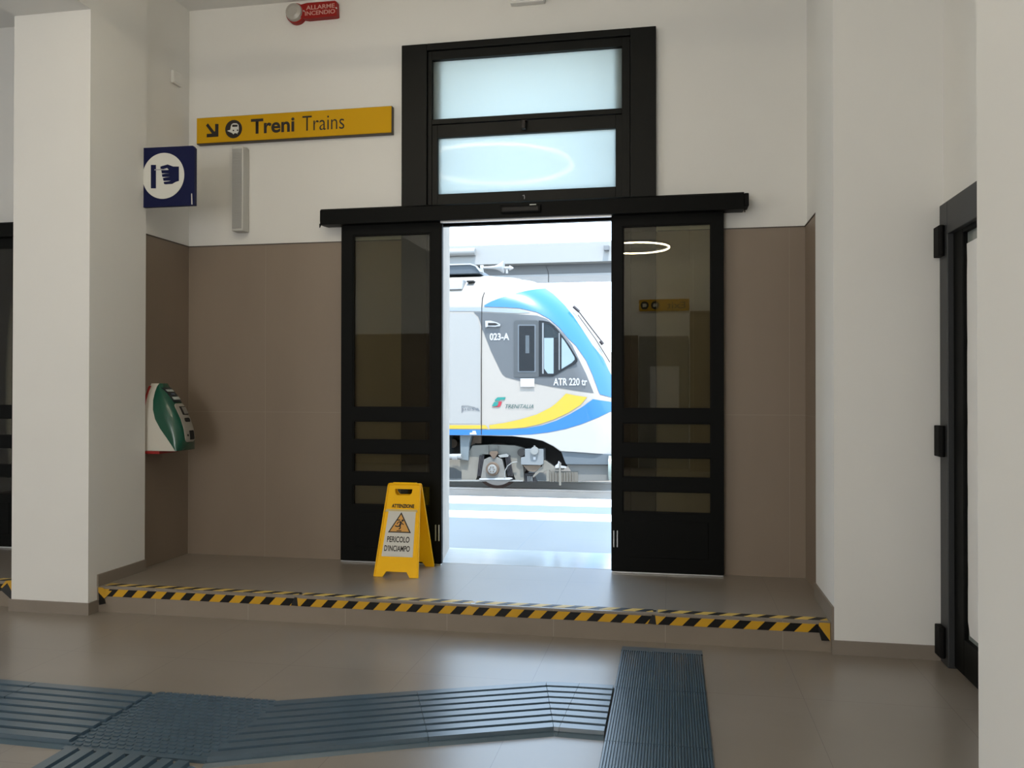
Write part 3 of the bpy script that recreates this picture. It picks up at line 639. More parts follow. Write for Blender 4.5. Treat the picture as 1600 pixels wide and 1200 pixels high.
# ------------------------------------------------------------------ yellow A-frame sign
t = thing('floor_sign', 'yellow folding warning sign reading ATTENZIONE PERICOLO D INCIAMPO on the landing', 'warning sign', (-1.816, 5.635, US))
ZT = .767
def aframe_side(front):
    y0, y1 = (5.445, 5.625) if front else (5.825, 5.645)
    H = math.hypot(ZT-US, y1-y0)
    up = Vector((0, (y1-y0)/H, (ZT-US)/H)); right = Vector((1, 0, 0)); nrm = right.cross(up)   # front: points towards -Y
    o = Vector((-1.816, y0, US))
    M_ = Matrix.Identity(4)
    for i in range(3): M_[i][0], M_[i][1], M_[i][2], M_[i][3] = right[i], up[i], nrm[i], o[i]
    return M_, H
def AP(loops, depth, off, M_):
    me = curve_mesh(loops, depth); me.transform(Matrix.Translation((0, 0, off))); me.transform(M_); return me
for fr in (True, False):
    M_, H = aframe_side(fr)
    sgn = 1
    hw0, hw1 = .156, .112
    outer = [(-hw0, 0), (-hw0+.062, 0), (-hw0+.085, .036), (hw0-.085, .036), (hw0-.062, 0), (hw0, 0), (hw1+.004, H-.03), (hw1-.004, H), (-hw1+.004, H), (-hw1-.004, H-.03)]
    hole = [(-.052, H-.036), (.062, H-.036), (.060, H-.060), (.048, H-.078), (-.036, H-.078), (-.050, H-.060)]
    hole = [(-.062, H-.038), (.062, H-.038), (.060, H-.062), (.046, H-.082), (-.046, H-.082), (-.060, H-.062)]
    b = MB(); b.mesh(AP([outer, hole], .004, 0, M_))
    sg = 1 if fr else -1
    # raised rim
    for (xa, ya), (xb_, yb_) in (((-hw0+.004, .004), (-hw1, H-.01)), ((hw0-.004, .004), (hw1, H-.01)), ((-hw1, H-.006), (hw1, H-.006))):
        p0 = M_ @ Vector((xa, ya, sg*.005)); p1 = M_ @ Vector((xb_, yb_, sg*.005)); b.cyl(p0, p1, .0055, seg=8)
    b.build('front_panel' if fr else 'rear_panel', YEL, t)
M_, H = aframe_side(True)
def SP(name, loops, off, m, depth=.0006, parent=t, **k):
    b = MB(); b.mesh(AP(loops, depth, off, M_)); return b.build(name, m, parent, **k)
s0 = lambda v: hw0+(hw1-hw0)*v/H
b = MB()
v0, v1 = .135, .44
sheet = [(-.117, v0), (.105, v0), (.092, v1), (-.085, v1)]
sheet = [(-.113, v0), (.106, v0), (.100, v1), (-.092, v1)]
SP('raised_border', [[(-.130, v0-.012), (.130, v0-.012), (.108, v1+.022), (-.105, v1+.022)]], .0050, YEL, .0015)
SP('clear_pocket', [[(-.122, v1-.004), (.112, v1-.004), (.108, v1+.014), (-.106, v1+.014)]], .0072, mat('pocket_plastic', (.62, .48, .20), .25), .0004)
sh = SP('info_sheet', [sheet], .0080, mat('sheet_white', (.62, .61, .56), .45), .0008)
tri = [(-.083, .295), (.080, .295), (.000, .434)]
def inset(tr, k):
    c_ = Vector((sum(p[0] for p in tr)/3, sum(p[1] for p in tr)/3)); return [tuple(c_+(Vector(p)-c_)*k) for p in tr]
SP('triangle_border', [tri], .0095, INK, .0004)
SP('triangle_field', [inset(tri, .84)], .0104, mat('triangle_orange', (.66, .33, .06), .5), .0003)
def limb(pts, wd):
    out = []
    for (xa, ya), (xb_, yb_) in zip(pts, pts[1:]):
        d = Vector((xb_-xa, yb_-ya)); n = Vector((-d.y, d.x)).normalized()*wd/2
        out.append([(xa+n.x, ya+n.y), (xb_+n.x, yb_+n.y), (xb_-n.x, yb_-n.y), (xa-n.x, ya-n.y)])
    return out
man = MB()
def addp(lp): man.mesh(AP([lp], .0003, .0112, M_))
for l in limb([(-.004, .338), (.003, .358), (.000, .372)], .013): addp(l)
for l in limb([(-.004, .340), (-.020, .336), (-.036, .341)], .008): addp(l)
for l in limb([(-.002, .340), (.004, .328), (-.008, .318)], .008): addp(l)
for l in limb([(.000, .370), (-.016, .366), (-.024, .352)], .006): addp(l)
for l in limb([(.000, .372), (.014, .356), (.024, .350)], .006): addp(l)
for l in limb([(-.022, .308), (.012, .308)], .006): addp(l)
addp([(.014+.008*math.cos(a*math.pi/5), .378+.008*math.sin(a*math.pi/5)) for a in range(10)])
addp([(-.030, .376), (-.022, .384), (-.004, .384), (-.002, .377), (-.020, .377)])
man.build('tripping_figure', INK, t)
def ST(txt, x0, x1, v0_, v1_, bold=0, off=.0095):
    b = MB(); me = text_mesh(txt, x1-x0, v1_-v0_, bold=bold); me.transform(Matrix.Translation((x0, v0_, off))); me.transform(M_); b.mesh(me); b.build('lettering', INK, t, recalc=False)
ST('ATTENZIONE', -.074, .086, v1+.024, v1+.050, .035, .0076)
ST('PERICOLO', -.084, .074, .230, .270, .022)
ST("D'INCIAMPO", -.098, .082, .170, .210, .022)
b = MB(); b.cyl((-1.90, 5.635, ZT-.003), (-1.73, 5.635, ZT-.003), .010, seg=12); b.build('hinge_bar', YEL, t)

# ------------------------------------------------------------------ ring lamps (seen mirrored in the glass)
LED = mat('led_warm', (1, .88, .66), .5, emit=50)
def ring(name_label, c, r):
    t = thing('ring_lamp', name_label, 'lamp', c, 'hanging ring lamps of the hall')
    def tor(R, rt, dz, seg=72, m=10):
        rings = []
        for i in range(seg+1):
            a = 2*math.pi*i/seg; rings.append([(c[0]+(R+rt*math.cos(2*math.pi*j/m))*math.cos(a), c[1]+(R+rt*math.cos(2*math.pi*j/m))*math.sin(a), c[2]+dz+rt*math.sin(2*math.pi*j/m)) for j in range(m)])
        b = MB(); b.loft(rings, cap=False); return b
    tor(r, .013, 0).build('light_ring', LED, t, smooth=True)
    tor(r, .024, .030).build('ring_housing', ALU, t, smooth=True)
    for k in range(3):
        a = k*2.094+.4; b = MB(); b.cyl((c[0]+r*math.cos(a), c[1]+r*math.sin(a), c[2]+.05), (c[0], c[1], 4.32), .002, seg=6); b.build('wire', ALU, t)
    b = MB(); b.cyl((c[0], c[1], 4.29), (c[0], c[1], 4.33), .06); b.build('ceiling_rose', ALU, t)
ring('large hanging ring lamp mirrored in the lower frosted pane', (-1.84, 3.04, 3.82), .80)
ring('smaller hanging ring lamp mirrored in the right sliding leaf', (-.60, -2.6, 3.80), .55)

# ================================================================== OUTSIDE
PAV = tile_mat('platform_paving', (.255, .24, .22), (.31, .295, .27), [('X', 0, 1.2), ('Y', 7.1, .8)], (.24, .24, .24), .35, .004, 1.5)
b = MB(); b.box(-30, 30, 6.5, 9.6, -.7, US-.001); S(b, 'floor_platform', PAV, 'grey paved railway platform')
LST = mat('platform_edge_stone', (.82, .82, .80), .6)
b = MB(); b.box(-30, 30, 9.15, 9.80, -.05, US).box(-30, 30, 8.13, 8.60, US-.05, US+.0004).box(-30, 30, 9.6, 9.7, -.9, -.05); S(b, 'trim_8', LST, 'white stone strips along the platform edge')
b = MB(); b.box(-30, 30, 8.602, 9.148, US-.05, US+.0004); S(b, 'trim_9', tile_mat('tactile_band', (.10, .125, .135), (.125, .15, .16), [('X', 0, .4)], (.12, .15, .16), .6, .003, 3), 'pale blue-grey tactile band between the white platform strips')
b = MB(); b.box(-30, -9.3, 6.0, 6.5, -.2, 4.65); b.box(1.95, 30, 6.0, 6.5, -.2, 4.65); S(b, 'wall_station', mat('station_facade', (.62, .58, .5), .9))
BAL = mat('ballast', (.46, .44, .42), .95, noise=.5, nscale=25, bump=.6)
b = MB(); b.box(-60, 60, 9.6, 90, -.75, -.58); o = S(b, 'floor_trackbed', BAL, 'stone ballast of the track bed')
RAIL = mat('rail_steel', (.58, .55, .52), .5)
def rail(y, lab):
    b = MB(); b.prism([(y-.07, -.575), (y+.07, -.575), (y+.07, -.565), (y+.012, -.545), (y+.012, -.44), (y+.035, -.43), (y+.035, -.402), (y-.035, -.402), (y-.035, -.43), (y-.012, -.44), (y-.012, -.545), (y-.07, -.565)], 'X', -30, 30)
    o = b.build('rail', RAIL); o['label'] = lab; o['category'] = 'rail'; o['group'] = 'railway rails'; return o
rail(15.45, 'near steel rail under the train'); rail(16.885, 'far steel rail under the train'); rail(11.6, 'near rail of the empty track'); rail(13.03, 'far rail of the empty track')
SLM = mat('concrete_sleeper', (.35, .33, .30), .9)
slp = None
for ty, lab in ((16.17, 'concrete sleeper under the train'), (12.32, 'concrete sleeper of the empty track beside the platform')):
    for i in range(16):
        if slp is None:
            b = MB(); b.prism([(-.13, 0), (.13, 0), (.10, .10), (-.10, .10)], 'Y', -1.25, 1.25); slp = b.build('sleeper', SLM); o = slp
        else:
            o = slp.copy(); COL.objects.link(o)
        o.location = (-8+i*.62, ty, -.678); o['label'] = lab; o['category'] = 'sleeper'; o['group'] = lab+'s'

# ------------------------------------------------------------------ far canopy
CAN = mat('canopy_sheet', (.64, .64, .62), .5); CAD = mat('canopy_gutter', (.33, .34, .35), .5)
t = thing('platform_canopy', 'long pale canopy over the far platform behind the train roof', 'canopy', (-3, 22, -.5))
b = MB(); b.prism([(20.0, 4.45), (20.0, 4.91), (20.1, 4.95), (25, 5.0), (25, 4.6), (20.3, 4.45)], 'X', -30, 16); b.build('canopy_roof', CAN, t)
b = MB(); b.box(-30, 16, 20.35, 20.5, 4.20, 4.47); b.build('gutter_beam', CAD, t)
b = MB(); b.box(-30, 16, 20.30, 20.38, 4.17, 4.215); b.build('lower_edge', mat('canopy_edge', (.8, .8, .8), .5), t)
b = MB(); a = oy(742, 393, 19.9); b.cyl((-30, 19.93, a.z), (a.x, 19.93, a.z), .09, seg=16); b.build('fascia_pipe', CAN, t)
b = MB(); a = oy(948, 388, 19.95); b.box(a.x-.06, a.x+.06, 19.85, 20.0, a.z-.06, a.z+.06, .01); b.build('lamp', CAD, t)
for x in (-26, -18, -10, 2, 10):
    b = MB(); b.cyl((x, 22.5, -.2), (x, 22.5, 4.6), .12, seg=16); b.build('column', CAN, t)
b = MB(); b.box(-30, 30, 18.6, 27, -.7, .10); S(b, 'floor_far_platform', PAV, 'far railway platform')

# ------------------------------------------------------------------ TRAIN
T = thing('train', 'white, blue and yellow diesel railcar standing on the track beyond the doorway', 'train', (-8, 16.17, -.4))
SY, CY = 14.88, 16.17      # near side plane, centre plane
px2 = lambda x, y, Y=SY: oy(x, y, Y)
nose = [(812, 431.5), (835, 436), (858, 446), (880, 460), (903, 480), (926, 508), (950, 545), (972, 588), (988, 632), (996, 675), (996, 712)]
sil = [(-15.0, px2(756, 427, 15.6).z), (px2(756, 427, 15.6).x, px2(756, 427, 15.6).z), (px2(790, 428.5, 15.6).x, px2(790, 428.5, 15.6).z)]
sil += [(p.x, p.z) for p in (px2(x, y, 15.5) for x, y in nose)]
def smooth_poly(p, n=3):
    for _ in range(n):
        q_ = [p[0]]
        for a, b_ in zip(p, p[1:]): q_ += [(a[0]*.75+b_[0]*.25, a[1]*.75+b_[1]*.25), (a[0]*.25+b_[0]*.75, a[1]*.25+b_[1]*.75)]
        p = q_+[p[-1]]
    return p
sil = [sil[0]]+smooth_poly(sil[1:], 2)
def dist_sil(x, z):
    best = 9
    for (ax, az), (bx_, bz) in zip(sil, sil[1:]):
        dx, dz = bx_-ax, bz-az; L = dx*dx+dz*dz
        if L < 1e-9: continue
        k = max(0, min(1, ((x-ax)*dx+(z-az)*dz)/L)); d = math.hypot(x-ax-k*dx, z-az-k*dz)
        if d < best: best = d
    return best
RN, PW = .80, 2.3
_c = {}
def body_y(x, z):
    k = (round(x, 4), round(z, 4))
    if k not in _c:
        d = min(1, dist_sil(x, z)/RN); g = (1-(1-d)**PW)**(1/PW); _c[k] = SY+(CY-SY)*(1-g)
    return _c[k]
def surf(x, y):
    """point on the train skin under the picture point"""
    Y = SY
    for _ in range(14):
        p = oy(x, y, Y); Y = .5*Y+.5*body_y(p.x, p.z)
    return (p.x, p.z)
def skin(name, poly, off, m, parent=T, cell=.06, far=False, flat=False, smooth=True, **k):
    bm = bmesh.new(); f = bm.faces.new([bm.verts.new((x, 0, z)) for x, z in poly])
    xs = [p[0] for p in poly]; zs = [p[1] for p in poly]
    if not flat:
        for ax in (0, 2):
            lo, hi = (min(xs), max(xs)) if ax == 0 else (min(zs), max(zs))
            i = math.floor(lo/cell)
            while i*cell < hi:
                v = i*cell
                if ax == 0 and v < -4.6 and i % 8: i += 1; continue
                co = (v, 0, 0) if ax == 0 else (0, 0, v)
                bmesh.ops.bisect_plane(bm, geom=bm.verts[:]+bm.edges[:]+bm.faces[:], plane_co=co, plane_no=(1, 0, 0) if ax == 0 else (0, 0, 1)); i += 1
    bmesh.ops.triangulate(bm, faces=[f for f in bm.faces if len(f.verts) > 4])
    for v in bm.verts: v.co.y = body_y(v.co.x, v.co.z)-off
    if far:
        me = D.meshes.new('x'); bm.to_mesh(me)
        for v in me.vertices: v.co.y = 2*CY-v.co.y
        bm.from_mesh(me); D.meshes.remove(me); bmesh.ops.remove_doubles(bm, verts=bm.verts, dist=.002)
    for f in bm.faces:
        f.normal_update()
    b = MB(); b.bm.free(); b.bm = bm
    if far: bmesh.ops.recalc_face_normals(bm, faces=bm.faces)
    else:
        for f in bm.faces:
            if f.normal.y > 0: f.normal_flip()
    return b.build(name, m, parent, smooth=smooth, recalc=False, **k)
PW_ = mat('train_white_and_glare', (.73, .665, .59), .35, spec=.3)  # white side paint; on roof and nose it stands in for glare
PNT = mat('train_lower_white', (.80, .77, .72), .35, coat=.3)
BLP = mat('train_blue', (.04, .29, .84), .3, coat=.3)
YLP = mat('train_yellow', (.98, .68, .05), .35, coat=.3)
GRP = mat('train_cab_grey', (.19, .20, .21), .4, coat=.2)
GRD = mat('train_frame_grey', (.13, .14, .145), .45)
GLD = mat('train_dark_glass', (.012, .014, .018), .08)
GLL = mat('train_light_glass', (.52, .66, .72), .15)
nz_ = [(p[0], p[1]) for p in sil]
S0 = lambda pts: [surf(x, y) for x, y in pts]
low = S0([(875.5, 705), (865, 697.5), (848, 689), (830, 685), (800, 681.5), (752, 680.5)])
tipz = px2(990, 712, 15.5)
body = nz_+[(nz_[-1][0]-.02, px2(960, 711, SY).z)]+[(px2(920, 707.5, SY).x, px2(920, 707.5, SY).z)]+low+[(-15.0, px2(703, 680, SY).z)]
skin('body_shell', body, 0, PW_, far=True)  # no dark windscreen: its glare is painted as white nose
# roof cap: sun glare over blue paint, kept as body white
upper_blue = [(721, 462), (760, 457), (800, 452), (835, 448), (853, 450)]
# blue roof band, ended short where sun glare turns the blue white
band = [(757, 477), (768, 471), (782, 465.5), (800, 460), (825, 454), (853, 451), (865, 459.5), (882.6, 477), (896.6, 494.6), (910.6, 515.6), (926.4, 540), (942, 559), (951, 578), (966, 605), (975, 626),
        (952.6, 620), (937.6, 616), (935, 610), (926, 585.6), (916, 563), (900, 540), (888, 529.6-1), (874, 512), (858, 498), (839, 487.6), (812.6, 481.5), (788, 480), (757, 479.2)]
skin('blue_roof_band', S0(band), .010, BLP, cell=.05)
# lower white area
skin('cab_grey_panel', S0([(740, 487.6), (767.5, 489), (808.8, 491), (839, 493), (854, 498), (868, 509), (881.6, 522.6), (894, 539), (905, 562), (916, 584.5), (927.7, 614), (898, 610), (863.8, 604.5), (834.9, 599), (811.5, 594.8), (790.9, 589.3), (785.5, 585), (782, 579), (767.5, 548.8), (757, 522), (752.6, 512), (750.5, 503), (747.5, 495)]), .006, GRP)
skin('cantrail_strip', S0([(700, 480.5), (757, 480.5), (790, 481.8), (812, 484), (830, 488.5), (808, 489.5), (740, 486.2), (700, 486.2)]), .007, mat('train_cantrail', (.50, .56, .61), .4))
skin('yellow_stripe', S0([(700, 664.3), (759, 664.3), (763, 669.9), (700, 669.9)]), .008, YLP)
skin('yellow_stripe', S0([(764.5, 664.3), (788, 660.8), (812.5, 655.5), (838.8, 647.6), (859.8, 637), (868, 631), (875.5, 624), (884.5, 614.8), (900, 618), (917.5, 620.5), (907, 632.8), (887.8, 645), (865, 655.5), (844, 662.5), (819.5, 667.8), (795, 669.6), (765, 669.9)]), .008, YLP)
skin('blue_stripe', S0([(700, 671.2), (765, 671.5), (795, 671.2), (823, 669), (847.5, 664.6), (870, 657), (891, 646.8), (910.5, 635.4), (926.3, 623.7), (952.5, 627.5), (978, 631), (981, 637), (952.5, 643.5), (935, 652), (908.8, 662.5), (882.5, 670.4), (856, 675.6), (830, 678.6), (795, 680), (700, 679.7)]), .008, BLP)
skin('lower_valance', S0([(765, 680.8), (795, 680.5), (830, 679.3), (856, 676.4), (882.5, 671.2), (908.8, 663.3), (935, 652.8), (952.5, 644.3), (980, 640), (984, 680), (984, 709), (952.5, 709.5), (876.5, 704.3), (866, 697), (849, 688.6), (830, 684.6), (800, 681.3)]), .005, PNT)
# passenger door and seam
skin('side_door', S0([(690, 489.5), (736, 489.5), (742, 492), (747, 499), (750, 511), (750.5, 560), (750.5, 662), (690, 662)]), .004, mat('train_door_white', (.62, .605, .57), .4))
b = MB()
for (x0, y0), (x1, y1) in zip([(757, 457), (754, 466), (753, 480), (752.3, 560), (752.3, 679)][:-1], [(754, 466), (753, 480), (752.3, 560), (752.3, 679)]):
    a = surf(x0, y0); c = surf(x1, y1); b.cyl((a[0], body_y(*a)-.008, a[1]), (c[0], body_y(*c)-.008, c[1]), .008, seg=6)
b.build('body_seam', DRK, T)
# windows
def flatp(name, pts, off, m, parent=T, th=.01, **k):
    p = [px2(x, y, SY-off) for x, y in pts]; b = MB(); b.prism([(v.x, v.z) for v in p], 'Y', SY-off, SY-off+th); return b.build(name, m, parent, **k)
def rrp(x0, y0, x1, y1, r=3):
    o = []
    for cx_, cy_, a0 in ((x1-r, y0+r, -90), (x1-r, y1-r, 0), (x0+r, y1-r, 90), (x0+r, y0+r, 180)):
        for k in range(4): a = math.radians(a0+k*30); o.append((cx_+r*math.cos(a), cy_+r*math.sin(a)))
    return o
wf = flatp('window_frame', rrp(802.6, 500.6, 842, 589.3, 4), .016, GRD, label='grey frame of the cab sliding window')
flatp('window_trim', rrp(809, 507, 837, 581.5, 1.5), .022, mat('train_window_trim', (.24, .27, .30), .4), wf)
flatp('window_pane', rrp(811, 509, 835, 579.7, 1), .026, GLD, wf, label='dark cab window pane')
flatp('window_blind', [(821, 524), (827, 524), (827, 552), (821, 552)], .0285, mat('blind_grey', (.14, .17, .19), .5), wf, th=.002)
w2 = flatp('cab_side_window', [(841.8, 500.6), (850, 501.2), (858, 503), (866, 509), (872, 515.8), (880, 526), (888.5, 537.8), (896, 550), (902.5, 561), (902.5, 564.5), (899.5, 568), (880, 579), (863.8, 588.5), (841.8, 588.5)], .018, mat('train_window_seal', (.006, .008, .012), .4), label='dark triangular cab side window')
flatp('window_pane', [(850.5, 505.5), (858, 507.5), (866, 514), (873.5, 523), (873.5, 528), (850.5, 528)], .022, mat('train_cab_interior', (.03, .045, .055), .15), w2)
flatp('window_pane', [(850.2, 528), (865, 528), (865, 583.8), (856, 583.8), (850.2, 576)], .022, GLL, w2, label='pale see-through cab pane')
flatp('window_pane', [(877.5, 527), (882, 532.5), (890, 545), (897.5, 558), (898, 562), (893, 567), (877.5, 576.5)], .022, GLL, w2, label='pale triangular front pane')
for x0, x1, y0, y1 in ((847, 849.5, 504.5, 584), (872.9, 874.6, 520, 578)):
    flatp('glazing_bar', [(x0, y0), (x1, y0), (x1, y1), (x0, y1)], .026, mat('train_bar_grey', (.45, .48, .5), .4), w2)
mr = flatp('marker_lamp', [(758, 501.3), (766, 500.9), (776, 503.5), (781.5, 506.5), (781, 509.5), (773, 510.5), (763, 510), (758.5, 511.5)], .05, mat('train_marker_white', (.8, .8, .8), .4), th=.045, label='white housing behind the cab window')
flatp('lamp_recess', [(762.5, 504.5), (774, 504.7), (779, 507), (774, 508.3), (762.5, 508.5)], .055, DRK, mr, th=.006)
def ttxt(txt, x0, x1, y0, y1, m, bold=0, name='lettering', shear=0, off=.014):
    a = px2(x0, y1, SY-off); c = px2(x1, y0, SY-off); a2 = px2((x0+x1)/2, y1, SY-off); c2 = px2((x0+x1)/2, y0, SY-off)
    return text_on(txt, Vector((a.x, 0, a2.z)), Vector((c.x, 0, c2.z)), SY-off, m, T, bold, name, shear)
WL = mat('train_lettering_white', (.9, .9, .9), .5)
ttxt('023-A', 765, 795.7, 520.4, 531.6, WL, .03)
ttxt('ATR 220 tr', 864.6, 917.4, 590.6, 602.4, WL, .025)
flatp('notice_plate', [(813, 591.4), (835, 591.4), (835, 604.4), (813, 604.4)], .030, mat('plate_white', (.95, .95, .93), .5), th=.005, label='small white plate below the cab window')
ttxt('TRENITALIA', 789.8, 833.5, 631.9, 638, mat('train_logo_green', (.03, .16, .15), .5), .0, shear=.35)
ttxt('pesa', 722.5, 748.5, 637.5, 643, mat('train_logo_grey', (.20, .23, .27), .5), -.008)
b = MB(); pts = [px2(x, y, SY-.012) for x, y in ((721.6, 645), (721.6, 634.3), (731, 634.2), (741, 636.3), (749.5, 641.5))]; b.tube(pts, .004, 6); b.build('emblem_arc', mat('train_logo_grey', (.2, .2, .2)), T)
LG = mat('train_logo_teal', (.02, .38, .32), .5); LR = mat('train_logo_red', (.75, .03, .06), .5)
q = lambda pts: [(690+x/5.714, 540+y/5.714) for x, y in pts]
flatp('emblem', q([(478, 482), (500, 462), (572, 460), (560, 484), (520, 484), (512, 494), (474, 494)]), .012, LG, th=.004)
flatp('emblem', q([(470, 502), (508, 502), (500, 540), (484, 545), (448, 540)]), .012, LG, th=.004)
flatp('emblem', q([(512, 500), (538, 500), (526, 540), (508, 548), (452, 547), (490, 540), (500, 535)]), .012, LR, th=.004)
# small step marks
flatp('step_mark', [(738, 673), (743, 673), (745, 679), (734, 679), (734, 676), (738, 675.5)], .012, WL, th=.004)
# roof equipment
p0 = px2(703, 427, 15.6); p1 = px2(752, 426, 15.6); zt_ = px2(703, 415.6, 15.6).z
b = MB(); b.prism([(-14, p0.z-.05), (p1.x, p1.z-.03), (p1.x-.03, p1.z+.02), (px2(745, 418, 15.6).x, px2(745, 418, 15.6).z), (px2(737, 415.6, 15.6).x, zt_), (-14, zt_)], 'Y', 15.5, 16.8, .01)
b.build('roof_unit', mat('roof_unit_grey', (.13, .16, .19), .5), T)
b = MB(); b.prism([(-14, zt_-.005), (px2(737, 415, 15.6).x, zt_-.005), (px2(745, 417.5, 15.6).x, px2(745, 417.5, 15.6).z), (p1.x, p1.z), (p1.x+.05, p1.z), (px2(747, 416.5, 15.6).x, px2(746, 416.5, 15.6).z), (px2(738, 414.3, 15.6).x, zt_+.02), (-14, zt_+.02)], 'Y', 15.47, 15.5); b.build('unit_edge', mat('roof_white', (.8, .82, .84), .4), T)
# white shoulder box with blue cheek
a = px2(702, 437, 15.0); c = px2(721, 451.5, 14.95)
b = MB(); b.prism([(-14, c.z), (c.x, c.z), (c.x+.03, a.z), (-14, a.z)], 'Y', 14.98, 15.6, .01); b.build('roof_fairing', mat('roof_white', (.8, .82, .84), .4), T)
b = MB(); a = px2(730, 440, 15.12); c = px2(741, 440.5, 15.12); b.box(a.x, c.x, 15.08, 15.3, a.z-.015, a.z+.015, .004); b.build('vent_slot', DRK, T)
# horns
hw = mat('horn_white', (.8, .8, .8), .3)
b = MB(); a = px2(753, 418.5, 15.7); c = px2(785.5, 417.3, 15.7)
L = c.x-a.x
prev = None
for k in range(14):
    u = k/13; r = .022+.010*u+.075*max(0, u-.45)**2.2/.55**2.2
    if prev: b.cyl((a.x+L*prev[0], 15.7, a.z+(c.z-a.z)*prev[0]), (a.x+L*u, 15.7, a.z+(c.z-a.z)*u), prev[1], r, seg=16)
    prev = (u, r)
b.cyl((c.x, 15.7, c.z), (c.x+.02, 15.7, c.z), .112, seg=24); b.box(a.x-.03, a.x+.03, 15.67, 15.73, a.z-.10, a.z+.05, .005); b.build('horn', hw, T, smooth=True, auto=40)
b = MB(); a = px2(788, 419, 15.75); c = px2(802, 419, 15.75); b.cyl((a.x, 15.75, a.z), (a.x+.1, 15.75, a.z), .03, .03, seg=12).cyl((a.x+.1, 15.75, a.z), (c.x, 15.75, c.z), .05, .015, seg=12).box(a.x+.03, a.x+.07, 15.73, 15.77, a.z-.1, a.z, .003); b.build('horn', hw, T)
b = MB(); b.tube([px2(x, y, 15.7) for x, y in ((857, 441), (857, 430), (856, 423), (853.5, 416))], .008, 6); b.build('antenna', DRK, T)
# wipers on the windscreen, whose glare is painted as body white
def nosep(x, y, off=.03):
    a = surf(x, y); return (a[0], body_y(*a)-off, a[1])
b = MB(); pts = [px2(x, y, 15.35) for x, y in ((897, 480), (906, 489), (915, 501), (928, 518), (942, 536))]; b.tube(pts, .010, 6)
b.tube([px2(x, y, 15.3) for x, y in ((903, 492), (914, 507), (930, 529), (940, 545), (953, 566))], .007, 6)
b.cyl(px2(896, 479, 15.35), px2(905, 487, 15.35), .025, seg=8).cyl(px2(938, 533, 15.35), px2(942, 538, 15.35), .03, seg=8)
b.build('windscreen_wiper', mat('wiper_dark', (.05, .03, .03), .5), T)
# skirt, plough and buffer under the nose
GS = mat('skirt_grey', (.20, .24, .27), .45); GP = mat('plough_grey', (.28, .28, .26), .6)
nx = nz_[-1][0]
p = [px2(x, y) for x, y in ((876, 704.5), (952, 709.5), (985, 711), (978, 722), (955, 726.5), (884, 726), (880, 716))]
b = MB(); b.prism([(v.x, v.z) for v in p], 'Y', SY+.03, 2*CY-SY-.03, .01); b.build('front_skirt', GS, T)
p = [px2(x, y) for x, y in ((884, 726.5), (955, 727), (972, 724), (968, 745), (950, 752), (902, 753), (894, 744), (890, 735))]
b = MB(); b.prism([(v.x, v.z) for v in p], 'Y', SY+.10, 2*CY-SY-.10, .01); b.build('snow_plough', GP, T)
b = MB()
for i in range(9):
    a = px2(860+i*4.4, 738, SY+.07); c = px2(860+i*4.4, 753, SY+.07); b.box(a.x-.011, a.x+.011, SY+.06, SY+.09, c.z, a.z)
a = px2(857, 736, SY+.08); c = px2(903, 753, SY+.08); b.box(a.x, c.x, SY+.085, SY+.12, c.z, a.z); b.build('rail_guard', mat('guard_beige', (.24, .22, .18), .7), T)
bc = px2(960, 731, SY+.0)
b = MB(); b.cyl((bc.x-.10, SY+.12, bc.z), (bc.x+.16, SY+.12, bc.z), .23, .20, seg=32).cyl((bc.x-.3, SY+.30, bc.z), (bc.x+.1, SY+.30, bc.z), .10, seg=16); b.build('buffer', mat('buffer_pale', (.55, .66, .60), .4), T, smooth=True, auto=40)
# ---- bogie
BG = mat('bogie_beige', (.33, .31, .26), .75, noise=.2, nscale=6); BGD = mat('bogie_brown', (.22, .15, .10), .8, noise=.3, nscale=12); BGL = mat('bogie_light', (.45, .46, .44), .6)
z = lambda pts, Y: [oy(700+x/6.154, 640+y/6.154, Y) for x, y in pts]
def BP(name, pts, Y, th, m, bev=0, label=None, parent=T):
    p = z(pts, Y); b = MB(); b.prism([(v.x, v.z) for v in p], 'Y', Y, Y+th, bev); o = b.build(name, m, parent)
    if label: o['label'] = label
    return o
b = MB(); b.box(-6.2, px2(882, 700).x, 15.75, 16.6, .0, .60); b.box(-15, px2(862, 700).x, SY+.12, 2*CY-SY-.12, px2(750, 682).z+.05, px2(750, 682).z+.2); b.build('underframe', DRK, T)
# dark wheel arch
BP('wheel_arch', [(-90, 235), (350, 235), (800, 262), (1000, 310), (1090, 400), (1130, 520), (1100, 540), (900, 560), (700, 560), (-90, 560)], 15.55, .15, DRK)
bogie = BP('bogie', [(-500, 480), (195, 480), (197, 415), (235, 345), (420, 336), (640, 345), (700, 360), (742, 378), (742, 430), (705, 440), (700, 470), (725, 560), (730, 690), (620, 690), (648, 676), (560, 432), (330, 432), (292, 600), (270, 680), (130, 688), (130, 600), (60, 560), (-500, 556)], 15.02, .14, BG, .006, 'beige cast bogie side frame')
BP('frame_rib', [(380, 345), (388, 345), (388, 425), (380, 425)], 14.99, .04, BG, parent=bogie)
BP('frame_rib', [(468, 345), (476, 345), (476, 425), (468, 425)], 14.99, .04, BG, parent=bogie)
BP('lower_bar', [(-500, 676), (720, 678), (720, 692), (-500, 690)], 14.99, .10, BGL, .003, parent=bogie)
BP('inner_plate', [(270, 430), (600, 430), (660, 690), (240, 690)], 15.20, .03, DRK, parent=bogie)
BP('axle_box', [(345, 480), (400, 455), (470, 455), (520, 480), (560, 668), (312, 668)], 14.97, .2, mat('axle_box_grey', (.30, .29, .26), .7, noise=.25, nscale=14), .008, 'grey axle box', parent=bogie)
